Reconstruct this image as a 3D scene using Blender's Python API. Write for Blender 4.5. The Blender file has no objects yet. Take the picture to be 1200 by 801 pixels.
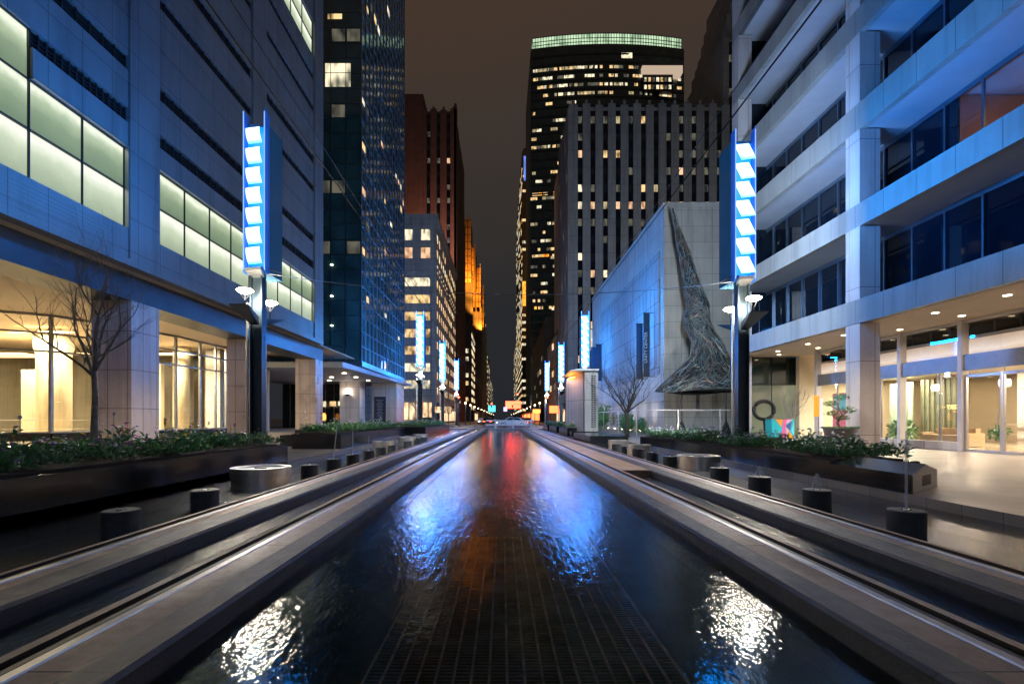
import bpy, math, random
from mathutils import Vector
R = math.radians
scene = bpy.context.scene
COL = scene.collection
rnd = random.Random(7)

# ------------------------------------------------------------------ camera
cam_d = bpy.data.cameras.new('camera'); cam = bpy.data.objects.new('camera', cam_d); COL.objects.link(cam)
cam.location = (0, 0, 1.25); cam.rotation_euler = (R(90), 0, 0)
cam_d.sensor_width = 36; cam_d.lens = 17.4; cam_d.shift_x = 0.0092; cam_d.shift_y = 0.0746
cam_d.clip_start = 0.05; cam_d.clip_end = 5000
scene.camera = cam
# ------------------------------------------------------------------ night sky, lit from below by the city
W = bpy.data.worlds.new('World'); scene.world = W; W.use_nodes = True
nt = W.node_tree; nt.nodes.clear()
wo = nt.nodes.new('ShaderNodeOutputWorld'); bg = nt.nodes.new('ShaderNodeBackground')
tc = nt.nodes.new('ShaderNodeTexCoord'); sx = nt.nodes.new('ShaderNodeSeparateXYZ'); rp = nt.nodes.new('ShaderNodeValToRGB')
nt.links.new(tc.outputs['Generated'], sx.inputs[0])
cn_ = nt.nodes.new('ShaderNodeTexNoise'); cn_.inputs['Scale'].default_value = 2.2; cn_.inputs['Detail'].default_value = 5; nt.links.new(tc.outputs['Generated'], cn_.inputs['Vector'])
ma_ = nt.nodes.new('ShaderNodeMath'); ma_.operation = 'MULTIPLY_ADD'; ma_.inputs[1].default_value = .22; mb_ = nt.nodes.new('ShaderNodeMath'); mb_.operation = 'SUBTRACT'; mb_.inputs[1].default_value = .11
nt.links.new(cn_.outputs['Fac'], ma_.inputs[0]); nt.links.new(sx.outputs['Z'], ma_.inputs[2]); nt.links.new(ma_.outputs[0], mb_.inputs[0]); nt.links.new(mb_.outputs[0], rp.inputs[0])
nt.links.new(rp.outputs[0], bg.inputs[0]); nt.links.new(bg.outputs[0], wo.inputs[0])
e = rp.color_ramp.elements
e[0].position = 0.0; e[0].color = (0.017, 0.019, 0.023, 1)
e[1].position = 0.70; e[1].color = (0.056, 0.034, 0.0235, 1)
for p, c in ((0.15, (0.018, 0.0195, 0.023, 1)), (0.35, (0.030, 0.026, 0.024, 1)), (0.52, (0.041, 0.031, 0.025, 1))):
    n = e.new(p); n.color = c
bg.inputs[1].default_value = 1.0
scene.view_settings.view_transform = 'Standard'; scene.view_settings.look = 'None'
scene.view_settings.exposure = 0.15; scene.view_settings.gamma = 1.0
scene.cycles.use_denoising = True
scene.cycles.max_bounces = 7; scene.cycles.diffuse_bounces = 2; scene.cycles.glossy_bounces = 4
scene.cycles.transmission_bounces = 4; scene.cycles.transparent_max_bounces = 12
scene.cycles.sample_clamp_indirect = 6.0; scene.cycles.caustics_reflective = False; scene.cycles.caustics_refractive = False

# ------------------------------------------------------------------ materials
MATS = {}
def newmat(name):
    m = bpy.data.materials.new(name); m.use_nodes = True
    MATS[name] = m
    return m, m.node_tree, m.node_tree.nodes['Principled BSDF']

def coords(nt, sc=(1, 1, 1)):
    t = nt.nodes.new('ShaderNodeTexCoord'); mp = nt.nodes.new('ShaderNodeMapping')
    mp.inputs['Scale'].default_value = sc
    nt.links.new(t.outputs['Object'], mp.inputs[0]); return mp.outputs[0]

def noise(nt, vec, scale, detail=4, rough=.55):
    n = nt.nodes.new('ShaderNodeTexNoise'); n.inputs['Scale'].default_value = scale
    n.inputs['Detail'].default_value = detail; n.inputs['Roughness'].default_value = rough
    nt.links.new(vec, n.inputs['Vector']); return n.outputs['Fac']

def ramp(nt, fac, stops):
    r = nt.nodes.new('ShaderNodeValToRGB'); el = r.color_ramp.elements
    el[0].position, el[0].color = stops[0][0], (*stops[0][1], 1)
    el[1].position, el[1].color = stops[-1][0], (*stops[-1][1], 1)
    for p, c in stops[1:-1]:
        q = el.new(p); q.color = (*c, 1)
    nt.links.new(fac, r.inputs[0]); return r.outputs[0]

def bump(nt, bs, h, strength=.3, dist=.02):
    b = nt.nodes.new('ShaderNodeBump'); b.inputs['Strength'].default_value = strength
    b.inputs['Distance'].default_value = dist
    nt.links.new(h, b.inputs['Height']); nt.links.new(b.outputs[0], bs.inputs['Normal']); return b

def plain(name, col, rough=.5, metal=0., var=.25, scale=3., bmp=0., spec=.5):
    m, nt, bs = newmat(name)
    v = coords(nt)
    f = noise(nt, v, scale)
    lo = tuple(c*(1-var) for c in col); hi = tuple(min(1, c*(1+var)) for c in col)
    nt.links.new(ramp(nt, f, [(.3, lo), (.7, hi)]), bs.inputs['Base Color'])
    bs.inputs['Roughness'].default_value = rough; bs.inputs['Metallic'].default_value = metal
    bs.inputs['Specular IOR Level'].default_value = spec
    if bmp: bump(nt, bs, noise(nt, v, scale*8), bmp, .01)
    return m

def slabs(name, col, bw, bh, rough=.45, mortar=.012, var=.12, spk=.2, off=0., floor=False, jcol=.35, spec=.5, ox=0., oz=0.):
    """stone laid in slabs; joints, slab-to-slab tone and speckle"""
    m, nt, bs = newmat(name)
    t = nt.nodes.new('ShaderNodeTexCoord'); s = nt.nodes.new('ShaderNodeSeparateXYZ'); c = nt.nodes.new('ShaderNodeCombineXYZ')
    nt.links.new(t.outputs['Object'], s.inputs[0])
    if floor:
        nt.links.new(s.outputs[0], c.inputs[0]); nt.links.new(s.outputs[1], c.inputs[1])
    else:
        a = nt.nodes.new('ShaderNodeMath'); a.operation = 'ADD'
        nt.links.new(s.outputs[0], a.inputs[0]); nt.links.new(s.outputs[1], a.inputs[1])
        nt.links.new(a.outputs[0], c.inputs[0]); nt.links.new(s.outputs[2], c.inputs[1])
    mp = nt.nodes.new('ShaderNodeMapping'); mp.inputs['Location'].default_value = (ox, oz, 0)
    nt.links.new(c.outputs[0], mp.inputs[0])
    b = nt.nodes.new('ShaderNodeTexBrick'); b.offset = off; b.squash = 1
    b.inputs['Scale'].default_value = 1; b.inputs['Brick Width'].default_value = bw; b.inputs['Row Height'].default_value = bh
    b.inputs['Mortar Size'].default_value = mortar; b.inputs['Mortar Smooth'].default_value = .1
    b.inputs['Color1'].default_value = (*[x*(1-var) for x in col], 1); b.inputs['Color2'].default_value = (*[min(1, x*(1+var)) for x in col], 1)
    b.inputs['Mortar'].default_value = (*[x*jcol for x in col], 1)
    nt.links.new(mp.outputs[0], b.inputs['Vector'])
    f = noise(nt, t.outputs['Object'], 22, 5, .7); f2 = noise(nt, t.outputs['Object'], .7, 4)
    mx = nt.nodes.new('ShaderNodeMixRGB'); mx.blend_type = 'MULTIPLY'; mx.inputs[0].default_value = 1
    nt.links.new(b.outputs['Color'], mx.inputs[1])
    nt.links.new(ramp(nt, f, [(.3, (1-spk,)*3), (.7, (1,)*3)]), mx.inputs[2])
    mx2 = nt.nodes.new('ShaderNodeMixRGB'); mx2.blend_type = 'MULTIPLY'; mx2.inputs[0].default_value = 1
    nt.links.new(mx.outputs[0], mx2.inputs[1])
    nt.links.new(ramp(nt, f2, [(.3, (.8, .8, .8)), (.7, (1,)*3)]), mx2.inputs[2])
    if not floor:
        ms = nt.nodes.new('ShaderNodeMapping'); ms.inputs['Scale'].default_value = (1.3, 1.3, .09); nt.links.new(t.outputs['Object'], ms.inputs[0])
        f3 = noise(nt, ms.outputs[0], 1.2, 6, .65); mx3 = nt.nodes.new('ShaderNodeMixRGB'); mx3.blend_type = 'MULTIPLY'; mx3.inputs[0].default_value = 1
        nt.links.new(mx2.outputs[0], mx3.inputs[1]); nt.links.new(ramp(nt, f3, [(.32, (.66, .66, .66)), (.5, (.92, .92, .92)), (.7, (1,)*3)]), mx3.inputs[2]); mx2 = mx3
    nt.links.new(mx2.outputs[0], bs.inputs['Base Color'])
    r2 = ramp(nt, f2, [(.3, (rough*.8,)*3), (.7, (min(1, rough*1.25),)*3)])
    nt.links.new(r2, bs.inputs['Roughness']); bs.inputs['Specular IOR Level'].default_value = spec
    iv = nt.nodes.new('ShaderNodeMath'); iv.operation = 'SUBTRACT'; iv.inputs[0].default_value = 1
    nt.links.new(b.outputs['Fac'], iv.inputs[1]); bump(nt, bs, iv.outputs[0], .4, .01)
    return m

def emit(name, col, s=1., base=None):
    m, nt, bs = newmat(name)
    bs.inputs['Base Color'].default_value = (*(base or tuple(c*.3 for c in col)), 1)
    bs.inputs['Emission Color'].default_value = (*col, 1); bs.inputs['Emission Strength'].default_value = s
    bs.inputs['Roughness'].default_value = .4
    return m

def room(name, lo, hi, s=1., scale=2.2):
    """a lit room seen through its window: uneven light, blinds, furniture"""
    m, nt, bs = newmat(name)
    v = coords(nt, (1, 1, .45)); t = nt.nodes.new('ShaderNodeObjectInfo')
    a = nt.nodes.new('ShaderNodeVectorMath'); a.operation = 'ADD'
    sc = nt.nodes.new('ShaderNodeVectorMath'); sc.operation = 'SCALE'; sc.inputs['Scale'].default_value = 37
    nt.links.new(t.outputs['Random'], sc.inputs[0]); nt.links.new(v, a.inputs[0]); nt.links.new(sc.outputs[0], a.inputs[1])
    f = noise(nt, a.outputs[0], scale*.55, 1, .5)
    c = ramp(nt, f, [(.30, lo), (.60, hi)])
    bs.inputs['Base Color'].default_value = (.02, .02, .02, 1)
    nt.links.new(c, bs.inputs['Emission Color']); bs.inputs['Emission Strength'].default_value = s
    bs.inputs['Roughness'].default_value = .2
    return m

def glass(name, tint=(1, 1, 1), extra=.04, rough=.02):
    """thin sheet of window glass"""
    m = bpy.data.materials.new(name); m.use_nodes = True; MATS[name] = m; nt = m.node_tree; nt.nodes.clear()
    o = nt.nodes.new('ShaderNodeOutputMaterial'); mix = nt.nodes.new('ShaderNodeMixShader')
    tr = nt.nodes.new('ShaderNodeBsdfTransparent'); gl = nt.nodes.new('ShaderNodeBsdfGlossy')
    tr.inputs[0].default_value = (*tint, 1); gl.inputs['Roughness'].default_value = rough
    fr = nt.nodes.new('ShaderNodeFresnel'); fr.inputs[0].default_value = 1.45
    ad = nt.nodes.new('ShaderNodeMath'); ad.operation = 'ADD'; ad.inputs[1].default_value = extra
    ge = nt.nodes.new('ShaderNodeNewGeometry'); fb = nt.nodes.new('ShaderNodeMath'); fb.operation = 'SUBTRACT'; fb.inputs[0].default_value = 1
    mu = nt.nodes.new('ShaderNodeMath'); mu.operation = 'MULTIPLY'; nt.links.new(ge.outputs['Backfacing'], fb.inputs[1])
    nt.links.new(fr.outputs[0], ad.inputs[0]); nt.links.new(ad.outputs[0], mu.inputs[0]); nt.links.new(fb.outputs[0], mu.inputs[1]); nt.links.new(mu.outputs[0], mix.inputs[0])
    nt.links.new(tr.outputs[0], mix.inputs[1]); nt.links.new(gl.outputs[0], mix.inputs[2]); nt.links.new(mix.outputs[0], o.inputs[0])
    return m

def dark_glass(name, col=(.008, .012, .018), rough=.06, bw=1.5, spec=1.0):
    m, nt, bs = newmat(name)
    v = coords(nt); f = noise(nt, v, .35, 2)
    nt.links.new(ramp(nt, f, [(.3, tuple(c*.6 for c in col)), (.7, tuple(c*1.6 for c in col))]), bs.inputs['Base Color'])
    bs.inputs['Roughness'].default_value = rough; bs.inputs['Specular IOR Level'].default_value = spec
    bump(nt, bs, noise(nt, v, .8, 1), .08, .05)
    return m

def water(name, tint=(.55, .7, .75), rough=.09, s1=7., s2=26., st=.55, stretch=(1, .55, 1), dist=.03, calm=.3, ior=1.38):
    m = bpy.data.materials.new(name); m.use_nodes = True; MATS[name] = m; nt = m.node_tree; nt.nodes.clear()
    o = nt.nodes.new('ShaderNodeOutputMaterial'); mix = nt.nodes.new('ShaderNodeMixShader')
    tr = nt.nodes.new('ShaderNodeBsdfTransparent'); gl = nt.nodes.new('ShaderNodeBsdfGlossy')
    tr.inputs[0].default_value = (*tint, 1); gl.inputs['Roughness'].default_value = rough
    fr = nt.nodes.new('ShaderNodeFresnel'); fr.inputs[0].default_value = ior
    mp = coords(nt, stretch)
    t = nt.nodes.new('ShaderNodeMapping'); t.inputs['Rotation'].default_value = (0, 0, R(28)); nt.links.new(mp, t.inputs[0])
    f1 = noise(nt, t.outputs[0], s1, 3, .6); f2 = noise(nt, t.outputs[0], s2, 2, .5); f0 = noise(nt, mp, .5, 2)
    a = nt.nodes.new('ShaderNodeMath'); a.operation = 'MULTIPLY_ADD'; a.inputs[1].default_value = .35
    nt.links.new(f2, a.inputs[0]); nt.links.new(f1, a.inputs[2])
    b = nt.nodes.new('ShaderNodeBump'); b.inputs['Distance'].default_value = dist
    sy = nt.nodes.new('ShaderNodeSeparateXYZ'); oc = nt.nodes.new('ShaderNodeTexCoord'); nt.links.new(oc.outputs['Object'], sy.inputs[0])
    mr = nt.nodes.new('ShaderNodeMapRange'); mr.inputs['From Min'].default_value = 2.0; mr.inputs['From Max'].default_value = 9.0
    mr.inputs['To Min'].default_value = calm; mr.inputs['To Max'].default_value = 1.0; nt.links.new(sy.outputs[1], mr.inputs['Value'])
    mm = nt.nodes.new('ShaderNodeMath'); mm.operation = 'MULTIPLY'; nt.links.new(mr.outputs[0], mm.inputs[1])
    nt.links.new(ramp(nt, f0, [(.35, (st*.6,)*3), (.65, (st*1.2,)*3)]), mm.inputs[0]); nt.links.new(mm.outputs[0], b.inputs['Strength'])
    nt.links.new(a.outputs[0], b.inputs['Height'])
    for k in (gl, fr): nt.links.new(b.outputs[0], k.inputs['Normal'])
    nt.links.new(fr.outputs[0], mix.inputs[0])
    nt.links.new(tr.outputs[0], mix.inputs[1]); nt.links.new(gl.outputs[0], mix.inputs[2]); nt.links.new(mix.outputs[0], o.inputs[0])
    return m

# stone and ground
granite_l = slabs('blue grey granite', (.165, .18, .205), 1.25, 1.25, .5, .014, .06, .18)
granite_c = slabs('pink grey granite', (.62, .51, .47), .8, 1.55, .3, .016, .05, .22, oz=-.1)
granite_r = slabs('light granite', (.29, .30, .30), 1.45, 2.0, .35, .014, .06, .2)
granite_rc = slabs('light granite column', (.54, .50, .50), 2.0, 2.9, .35, .014, .05, .2, oz=-.6)
limestone = slabs('limestone', (.58, .56, .52), 2.6, 1.35, .7, .014, .05, .1)
limestone_rib = slabs('ribbed limestone', (.42, .42, .44), 1.15, 1.9, .8, .03, .05, .1, off=.5)
black_granite = slabs('black polished granite', (.016, .017, .021), .62, 1.4, .16, .006, .3, .3, jcol=.4, spec=.7)
paving = slabs('granite paving', (.34, .30, .27), .9, .6, .35, .008, .12, .2, off=.5, floor=True, jcol=.5)
asphalt = plain('asphalt', (.045, .046, .05), .55, 0, .3, 1.5, .3)
deco_stone = slabs('weathered limestone', (.38, .38, .37), 3, 3.6, .8, .03, .08, .2)
brown_brick = slabs('brown brick', (.17, .085, .06), 2.4, 1.2, .85, .02, .1, .2)
far_stone = slabs('far grey stone', (.13, .125, .12), 4, 3.6, .85, .05, .1, .2)
white_stone = slabs('pale stone', (.52, .50, .47), 2.4, 1.2, .7, .03, .06, .1)
panel_w = slabs('white wall panel', (.62, .58, .55), 1.6, 2.6, .45, .02, .04, .08)
ceil_m = plain('soffit plaster', (.52, .44, .36), .7, 0, .06, 1)
soffit_r = plain('painted soffit', (.29, .32, .38), .6, 0, .08, .8)
lobby_m = slabs('cream travertine', (.72, .64, .47), 2.2, 1.4, .5, .008, .05, .08, jcol=.7)
lobby_floor = slabs('lobby floor', (.5, .42, .3), 1.2, 1.2, .15, .006, .05, .1, floor=True)
wood = plain('light wood', (.42, .25, .13), .4, 0, .25, 4)
# metal
steel = plain('brushed stainless steel', (.82, .82, .82), .30, .92, .1, 20)
mull = plain('aluminium mullion', (.32, .32, .32), .35, .8, .1, 3)
mull_dark = plain('dark bronze mullion', (.03, .03, .035), .4, .6, .2, 3)
mull_blue = plain('blue grey mullion', (.16, .22, .30), .3, .9, .2, .4)
post_white = plain('pale metal post', (.62, .60, .60), .35, .2, .05, 2)
beam_m = plain('dark blue metal fascia', (.045, .06, .085), .4, .5, .2, 1)
tower_metal = plain('painted steel pole', (.06, .09, .12), .35, .7, .2, 2)
side_metal = plain('glossy blue side panel', (.06, .16, .26), .18, .2, .1, 1)
side_metal.node_tree.nodes['Principled BSDF'].inputs['Emission Color'].default_value = (.0, .30, 1, 1)
side_metal.node_tree.nodes['Principled BSDF'].inputs['Emission Strength'].default_value = .05  # faint emission stands in for blue light falling on the panel
white_paint = plain('white paint', (.75, .75, .77), .4, 0, .06, 4)
black_metal = plain('black metal', (.02, .02, .022), .35, .4, .2, 4)
louvre_m = plain('dark louvre', (.012, .014, .02), .5, .3, .3, 2)
rail_m = plain('worn rail steel', (.36, .34, .33), .38, 1, .15, 9)
groove_m = plain('rail groove rubber', (.03, .018, .012), .5, 0, .4, 6, .4)
dk_glass = dark_glass('dark window glass')
navy_glass = dark_glass('navy window glass', (.003, .006, .012), .03, 1.5, .45)
tower_glass = dark_glass('teal curtain wall glass', (.022, .06, .066), .07)
teal_band = plain('teal floor band', (.03, .06, .07), .5, .2, .2, .5)
city_glass = tower_glass
clear = glass('clear glass'); lobby_glass = glass('lobby glass', (.97, .95, .88), .03)
# light
pane_m = None
def backlit(name, stops, s):
    m, nt, bs = newmat(name)
    t = nt.nodes.new('ShaderNodeTexCoord'); s_ = nt.nodes.new('ShaderNodeSeparateXYZ'); nt.links.new(t.outputs['Generated'], s_.inputs[0])
    oi = nt.nodes.new('ShaderNodeObjectInfo'); va = nt.nodes.new('ShaderNodeVectorMath'); va.operation = 'MULTIPLY_ADD'; va.inputs[1].default_value = (9, 9, 9)
    cb = nt.nodes.new('ShaderNodeCombineXYZ'); nt.links.new(oi.outputs['Random'], cb.inputs[0]); nt.links.new(cb.outputs[0], va.inputs[0]); nt.links.new(t.outputs['Object'], va.inputs[2])
    f = noise(nt, va.outputs[0], .9, 4, .6)
    a = nt.nodes.new('ShaderNodeMath'); a.operation = 'MULTIPLY_ADD'; a.inputs[1].default_value = .42; nt.links.new(f, a.inputs[0])
    b = nt.nodes.new('ShaderNodeMath'); b.operation = 'SUBTRACT'; b.inputs[1].default_value = .21
    nt.links.new(s_.outputs[2], a.inputs[2]); nt.links.new(a.outputs[0], b.inputs[0])
    c = ramp(nt, b.outputs[0], stops)
    bs.inputs['Base Color'].default_value = (.02, .025, .02, 1); bs.inputs['Roughness'].default_value = .25; bs.inputs['Specular IOR Level'].default_value = .15
    nt.links.new(c, bs.inputs['Emission Color']); bs.inputs['Emission Strength'].default_value = s
    return m
pane_hi = backlit('backlit green glass', [(0, (.17, .23, .14)), (.1, (.18, .25, .15)), (.45, (.25, .33, .20)), (.72, (.46, .56, .36)), (.9, (.95, 1, .80)), (1, (.78, .85, .62))], .95)
pane_lo = backlit('backlit pale glass', [(0, (.32, .38, .26)), (.3, (.42, .50, .34)), (.6, (.60, .68, .48)), (.85, (.98, 1, .84)), (1, (.95, 1, .8))], .95)
led_white = emit('led white', (.62, .86, 1), 3.2)
led_blue = emit('led blue', (.0, .19, 1), 1.8)
lamp_m = emit('lamp lens', (1, .88, .66), 60)
down_m = emit('downlight lens', (1, .82, .55), 9)
cove_m = emit('warm cove light', (1, .72, .38), 1.9)
w_warm = room('warm office window', (.16, .10, .04), (1, .66, .30), 1.1)
w_white = room('white office window', (.12, .12, .09), (1, .86, .58), 1.2)
w_soft = room('soft office window', (.06, .05, .03), (.5, .40, .22), 1.)
w_dim = room('dim window', (.01, .012, .012), (.12, .11, .08), 1.)
w_peach = room('curtained window', (.35, .16, .08), (1, .62, .36), 1.)
w_orange = room('orange floodlit room', (.5, .12, .01), (1, .42, .05), 1.6)
w_blue = room('blue screen', (.02, .04, .18), (.16, .28, .9), 1.1, .4)
crown_m = room('lit glass crown', (.25, .38, .24), (.62, .85, .55), 1., .8)
store_m = room('shop front light', (.3, .14, .05), (1, .72, .42), 1.5)
red_m = emit('red signal lens', (1, .03, .01), 60); orange_m = emit('amber lamp', (1, .30, .04), 6)
red_glow = emit('red reflection source', (1, .05, .02), 12); teal_m = emit('teal neon', (.1, .75, .9), 2)

# ------------------------------------------------------------------ building blocks
def wloc(o):
    v = Vector((0, 0, 0))
    while o is not None:
        v += o.location; o = o.parent
    return v

class MB:
    def __init__(s): s.v = []; s.f = []; s.mi = []; s.m = 0
    def _add(s, vs, fs):
        b = len(s.v); s.v += vs; s.f += [tuple(b+i for i in f) for f in fs]; s.mi += [s.m]*len(fs); return s
    def box(s, x0, x1, y0, y1, z0, z1):
        vs = [(x, y, z) for z in (z0, z1) for y in (y0, y1) for x in (x0, x1)]
        return s._add(vs, [(0, 2, 3, 1), (4, 5, 7, 6), (0, 1, 5, 4), (2, 6, 7, 3), (0, 4, 6, 2), (1, 3, 7, 5)])
    def quad(s, *p): return s._add(list(p), [tuple(range(len(p)))])
    def prism(s, pts, z0, z1):
        n = len(pts); vs = [(x, y, z0) for x, y in pts]+[(x, y, z1) for x, y in pts]
        return s._add(vs, [tuple(range(n))[::-1], tuple(range(n, 2*n))]+[(i, (i+1) % n, n+(i+1) % n, n+i) for i in range(n)])
    def extr(s, prof, a0, a1, axis='y'):
        """profile (u, z) extruded along an axis"""
        n = len(prof)
        if axis == 'y': vs = [(u, a0, z) for u, z in prof]+[(u, a1, z) for u, z in prof]
        else: vs = [(a0, u, z) for u, z in prof]+[(a1, u, z) for u, z in prof]
        return s._add(vs, [tuple(range(n)), tuple(range(n, 2*n))[::-1]]+[(i, n+i, n+(i+1) % n, (i+1) % n) for i in range(n)])
    def lathe(s, cx, cy, prof, n=24, cap=True):
        vs = []; fs = []
        for r, z in prof:
            vs += [(cx+r*math.cos(2*math.pi*i/n), cy+r*math.sin(2*math.pi*i/n), z) for i in range(n)]
        for k in range(len(prof)-1):
            fs += [(k*n+i, k*n+(i+1) % n, (k+1)*n+(i+1) % n, (k+1)*n+i) for i in range(n)]
        if cap: fs += [tuple(range(n))[::-1], tuple(range((len(prof)-1)*n, len(prof)*n))]
        return s._add(vs, fs)
    def lathe_sharp(s, cx, cy, prof, n=24):
        for p, q in zip(prof, prof[1:]): s.lathe(cx, cy, [p, q], n, False)
        return s
    def tube(s, pts, rad, n=6):
        pts = [Vector(p) for p in pts]; m = len(pts)
        if not isinstance(rad, (list, tuple)): rad = [rad]*m
        vs = []; fs = []
        for i, p in enumerate(pts):
            d = (pts[min(i+1, m-1)]-pts[max(i-1, 0)]).normalized()
            u = d.cross(Vector((0, 0, 1)) if abs(d.z) < .9 else Vector((1, 0, 0))).normalized(); w = d.cross(u)
            vs += [tuple(p+(u*math.cos(2*math.pi*k/n)+w*math.sin(2*math.pi*k/n))*rad[i]) for k in range(n)]
        for i in range(m-1):
            fs += [(i*n+k, i*n+(k+1) % n, (i+1)*n+(k+1) % n, (i+1)*n+k) for k in range(n)]
        fs += [tuple(range(n))[::-1], tuple(range((m-1)*n, m*n))]
        return s._add(vs, fs)
    def ball(s, c, r, n=10, sq=(1, 1, 1), jit=0):
        vs = []; fs = []; k = n//2
        for j in range(1, k):
            for i in range(n):
                a = math.pi*j/k; b = 2*math.pi*i/n; q = r*(1+rnd.uniform(-jit, jit))
                vs.append((c[0]+q*sq[0]*math.sin(a)*math.cos(b), c[1]+q*sq[1]*math.sin(a)*math.sin(b), c[2]+q*sq[2]*math.cos(a)))
        vs += [(c[0], c[1], c[2]+r*sq[2]), (c[0], c[1], c[2]-r*sq[2])]; t = len(vs)-2
        for j in range(k-2):
            fs += [(j*n+i, (j+1)*n+i, (j+1)*n+(i+1) % n, j*n+(i+1) % n) for i in range(n)]
        fs += [(t, i, (i+1) % n) for i in range(n)]+[(t+1, (k-2)*n+(i+1) % n, (k-2)*n+i) for i in range(n)]
        return s._add(vs, fs)
    def build(s, name, mat, parent=None, smooth=False):
        me = bpy.data.meshes.new(name); o = Vector((0, 0, 0)) if parent is None else wloc(parent)
        me.from_pydata([(x-o.x, y-o.y, z-o.z) for x, y, z in s.v], [], s.f)
        for m in (mat if isinstance(mat, (list, tuple)) else [mat]): me.materials.append(m)
        if any(s.mi): me.polygons.foreach_set('material_index', s.mi)
        if smooth: me.polygons.foreach_set('use_smooth', [True]*len(me.polygons))
        me.update()
        ob = bpy.data.objects.new(name, me); COL.objects.link(ob)
        if parent is not None: ob.parent = parent
        return ob

def tag(o, label, cat, group=None):
    o['label'] = label; o['category'] = cat
    if group: o['group'] = group
    return o
def thing(name, label, cat, loc, group=None):
    o = bpy.data.objects.new(name, None); COL.objects.link(o); o.location = loc; o.empty_display_size = .3
    return tag(o, label, cat, group)
def struct(o, kind='structure'):
    o['kind'] = kind; return o
def stuff(o, label, cat):
    o['kind'] = 'stuff'; o['label'] = label; o['category'] = cat; return o
def recenter(o, c):
    """move a top-level mesh's origin to c"""
    c = Vector(c)
    for v in o.data.vertices: v.co -= c
    o.location = c; return o
def copy_tree(o, loc=None, label=None, parent=None):
    c = o.copy(); COL.objects.link(c)
    if parent is not None: c.parent = parent
    if loc is not None: c.location = loc
    if label: c['label'] = label
    for ch in list(o.children): copy_tree(ch, parent=c)
    return c
def lamp(name, kind, loc, energy, col, parent=None, size=.2, size_y=None, rot=None, spot=None, blend=.5):
    d = bpy.data.lights.new(name, kind); d.energy = energy; d.color = col
    if kind == 'AREA':
        d.shape = 'RECTANGLE'; d.size = size; d.size_y = size_y or size
    else: d.shadow_soft_size = size
    if kind == 'SPOT': d.spot_size = spot; d.spot_blend = blend
    o = bpy.data.objects.new(name, d); COL.objects.link(o); 
    o.location = Vector(loc)-(wloc(parent) if parent else Vector((0, 0, 0)))
    if rot: o.rotation_euler = rot
    if parent: o.parent = parent
    return o

_wm = {}
def put_windows(root, items, name='window', depth=.16, cap=100):
    """items: (x, y, z, width, height, rotation about z, material). The 100 that show largest are parts of
    their own, the rest one part."""
    items = sorted(items, key=lambda t: -t[3]*t[4]/max(9, t[0]**2+t[1]**2))
    o = wloc(root)
    for x, y, z, w, h, rz, m in items[:cap]:
        k = (round(w, 2), round(h, 2), m.name, depth)
        if k not in _wm:
            b = MB(); b.box(-w/2, w/2, -depth/2, depth/2, -h/2, h/2); t = b.build('tmp', m); me = t.data
            bpy.data.objects.remove(t); me.name = name; _wm[k] = me
        ob = bpy.data.objects.new(name, _wm[k]); COL.objects.link(ob); ob.parent = root
        ob.location = Vector((x, y, z))-o; ob.rotation_euler = (0, 0, rz)
    rest = items[cap:]
    if rest:
        ms = []; b = MB()
        for x, y, z, w, h, rz, m in rest:
            if m not in ms: ms.append(m)
            b.m = ms.index(m); c, s_ = math.cos(rz), math.sin(rz); vs = []
            for dz in (-h/2, h/2):
                for dy in (-depth/2, depth/2):
                    for dx in (-w/2, w/2): vs.append((x+dx*c-dy*s_, y+dx*s_+dy*c, z+dz))
            b._add(vs, [(0, 2, 3, 1), (4, 5, 7, 6), (0, 1, 5, 4), (2, 6, 7, 3), (0, 4, 6, 2), (1, 3, 7, 5)])
        r = b.build('small_windows', ms, root); r['kind'] = 'stuff'
HALF = math.pi/2

# ================================================================== SETTING
PC = .125                       # centre line of the pool and the two tracks
b = MB(); E = 1500
XL, XR, Y0, Y1, ZW = -6.34, 6.68, -3.2, 62.0, -.15
def flat(b, x0, x1, y0, y1, z): b.quad((x0, y0, z), (x1, y0, z), (x1, y1, z), (x0, y1, z))
flat(b, -E, XL, -E, E, 0); flat(b, XR, E, -E, E, 0); flat(b, XL, XR, -E, Y0, 0); flat(b, XL, XR, Y1, E, 0)
b.quad((XL, Y0, 0), (XL, Y1, 0), (XL, Y1, -.45), (XL, Y0, -.45)); b.quad((XR, Y0, 0), (XR, Y0, -.45), (XR, Y1, -.45), (XR, Y1, 0))
b.quad((XL, Y1, 0), (XR, Y1, 0), (XR, Y1, -.45), (XL, Y1, -.45)); b.quad((XL, Y0, 0), (XL, Y0, -.45), (XR, Y0, -.45), (XR, Y0, 0))
struct(b.build('ground', paving))
pool_floor_m = plain('dark pool stone', (.04, .13, .16), .4, 0, .4, 1.4, .2)
b = MB(); flat(b, XL, XR, Y0, Y1, -.45); struct(b.build('pool_floor', pool_floor_m))
water_pool = water('pool water', (.86, .95, .97), .05, 12, 40, .95, (1, .42, 1), .016, .22)
water_side = water('running water', (.6, .7, .75), .17, 13, 45, .9, (1, .4, 1), .014, .8, 1.9)
b = MB(); n = 2; flat(b, PC-1.99, PC+1.99, Y0, Y1, ZW); struct(b.build('pool_water', water_pool))
for nm, x0, x1, y1 in (('channel_water', PC-3.45, PC-2.77, Y1), ('channel_water', PC+2.77, PC+3.45, Y1), ('basin_water', XL, PC-4.2, Y1), ('basin_water', PC+4.2, XR, 26)):
    b = MB(); flat(b, x0, x1, Y0, y1, ZW-.002); struct(b.build(nm, water_side))

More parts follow.
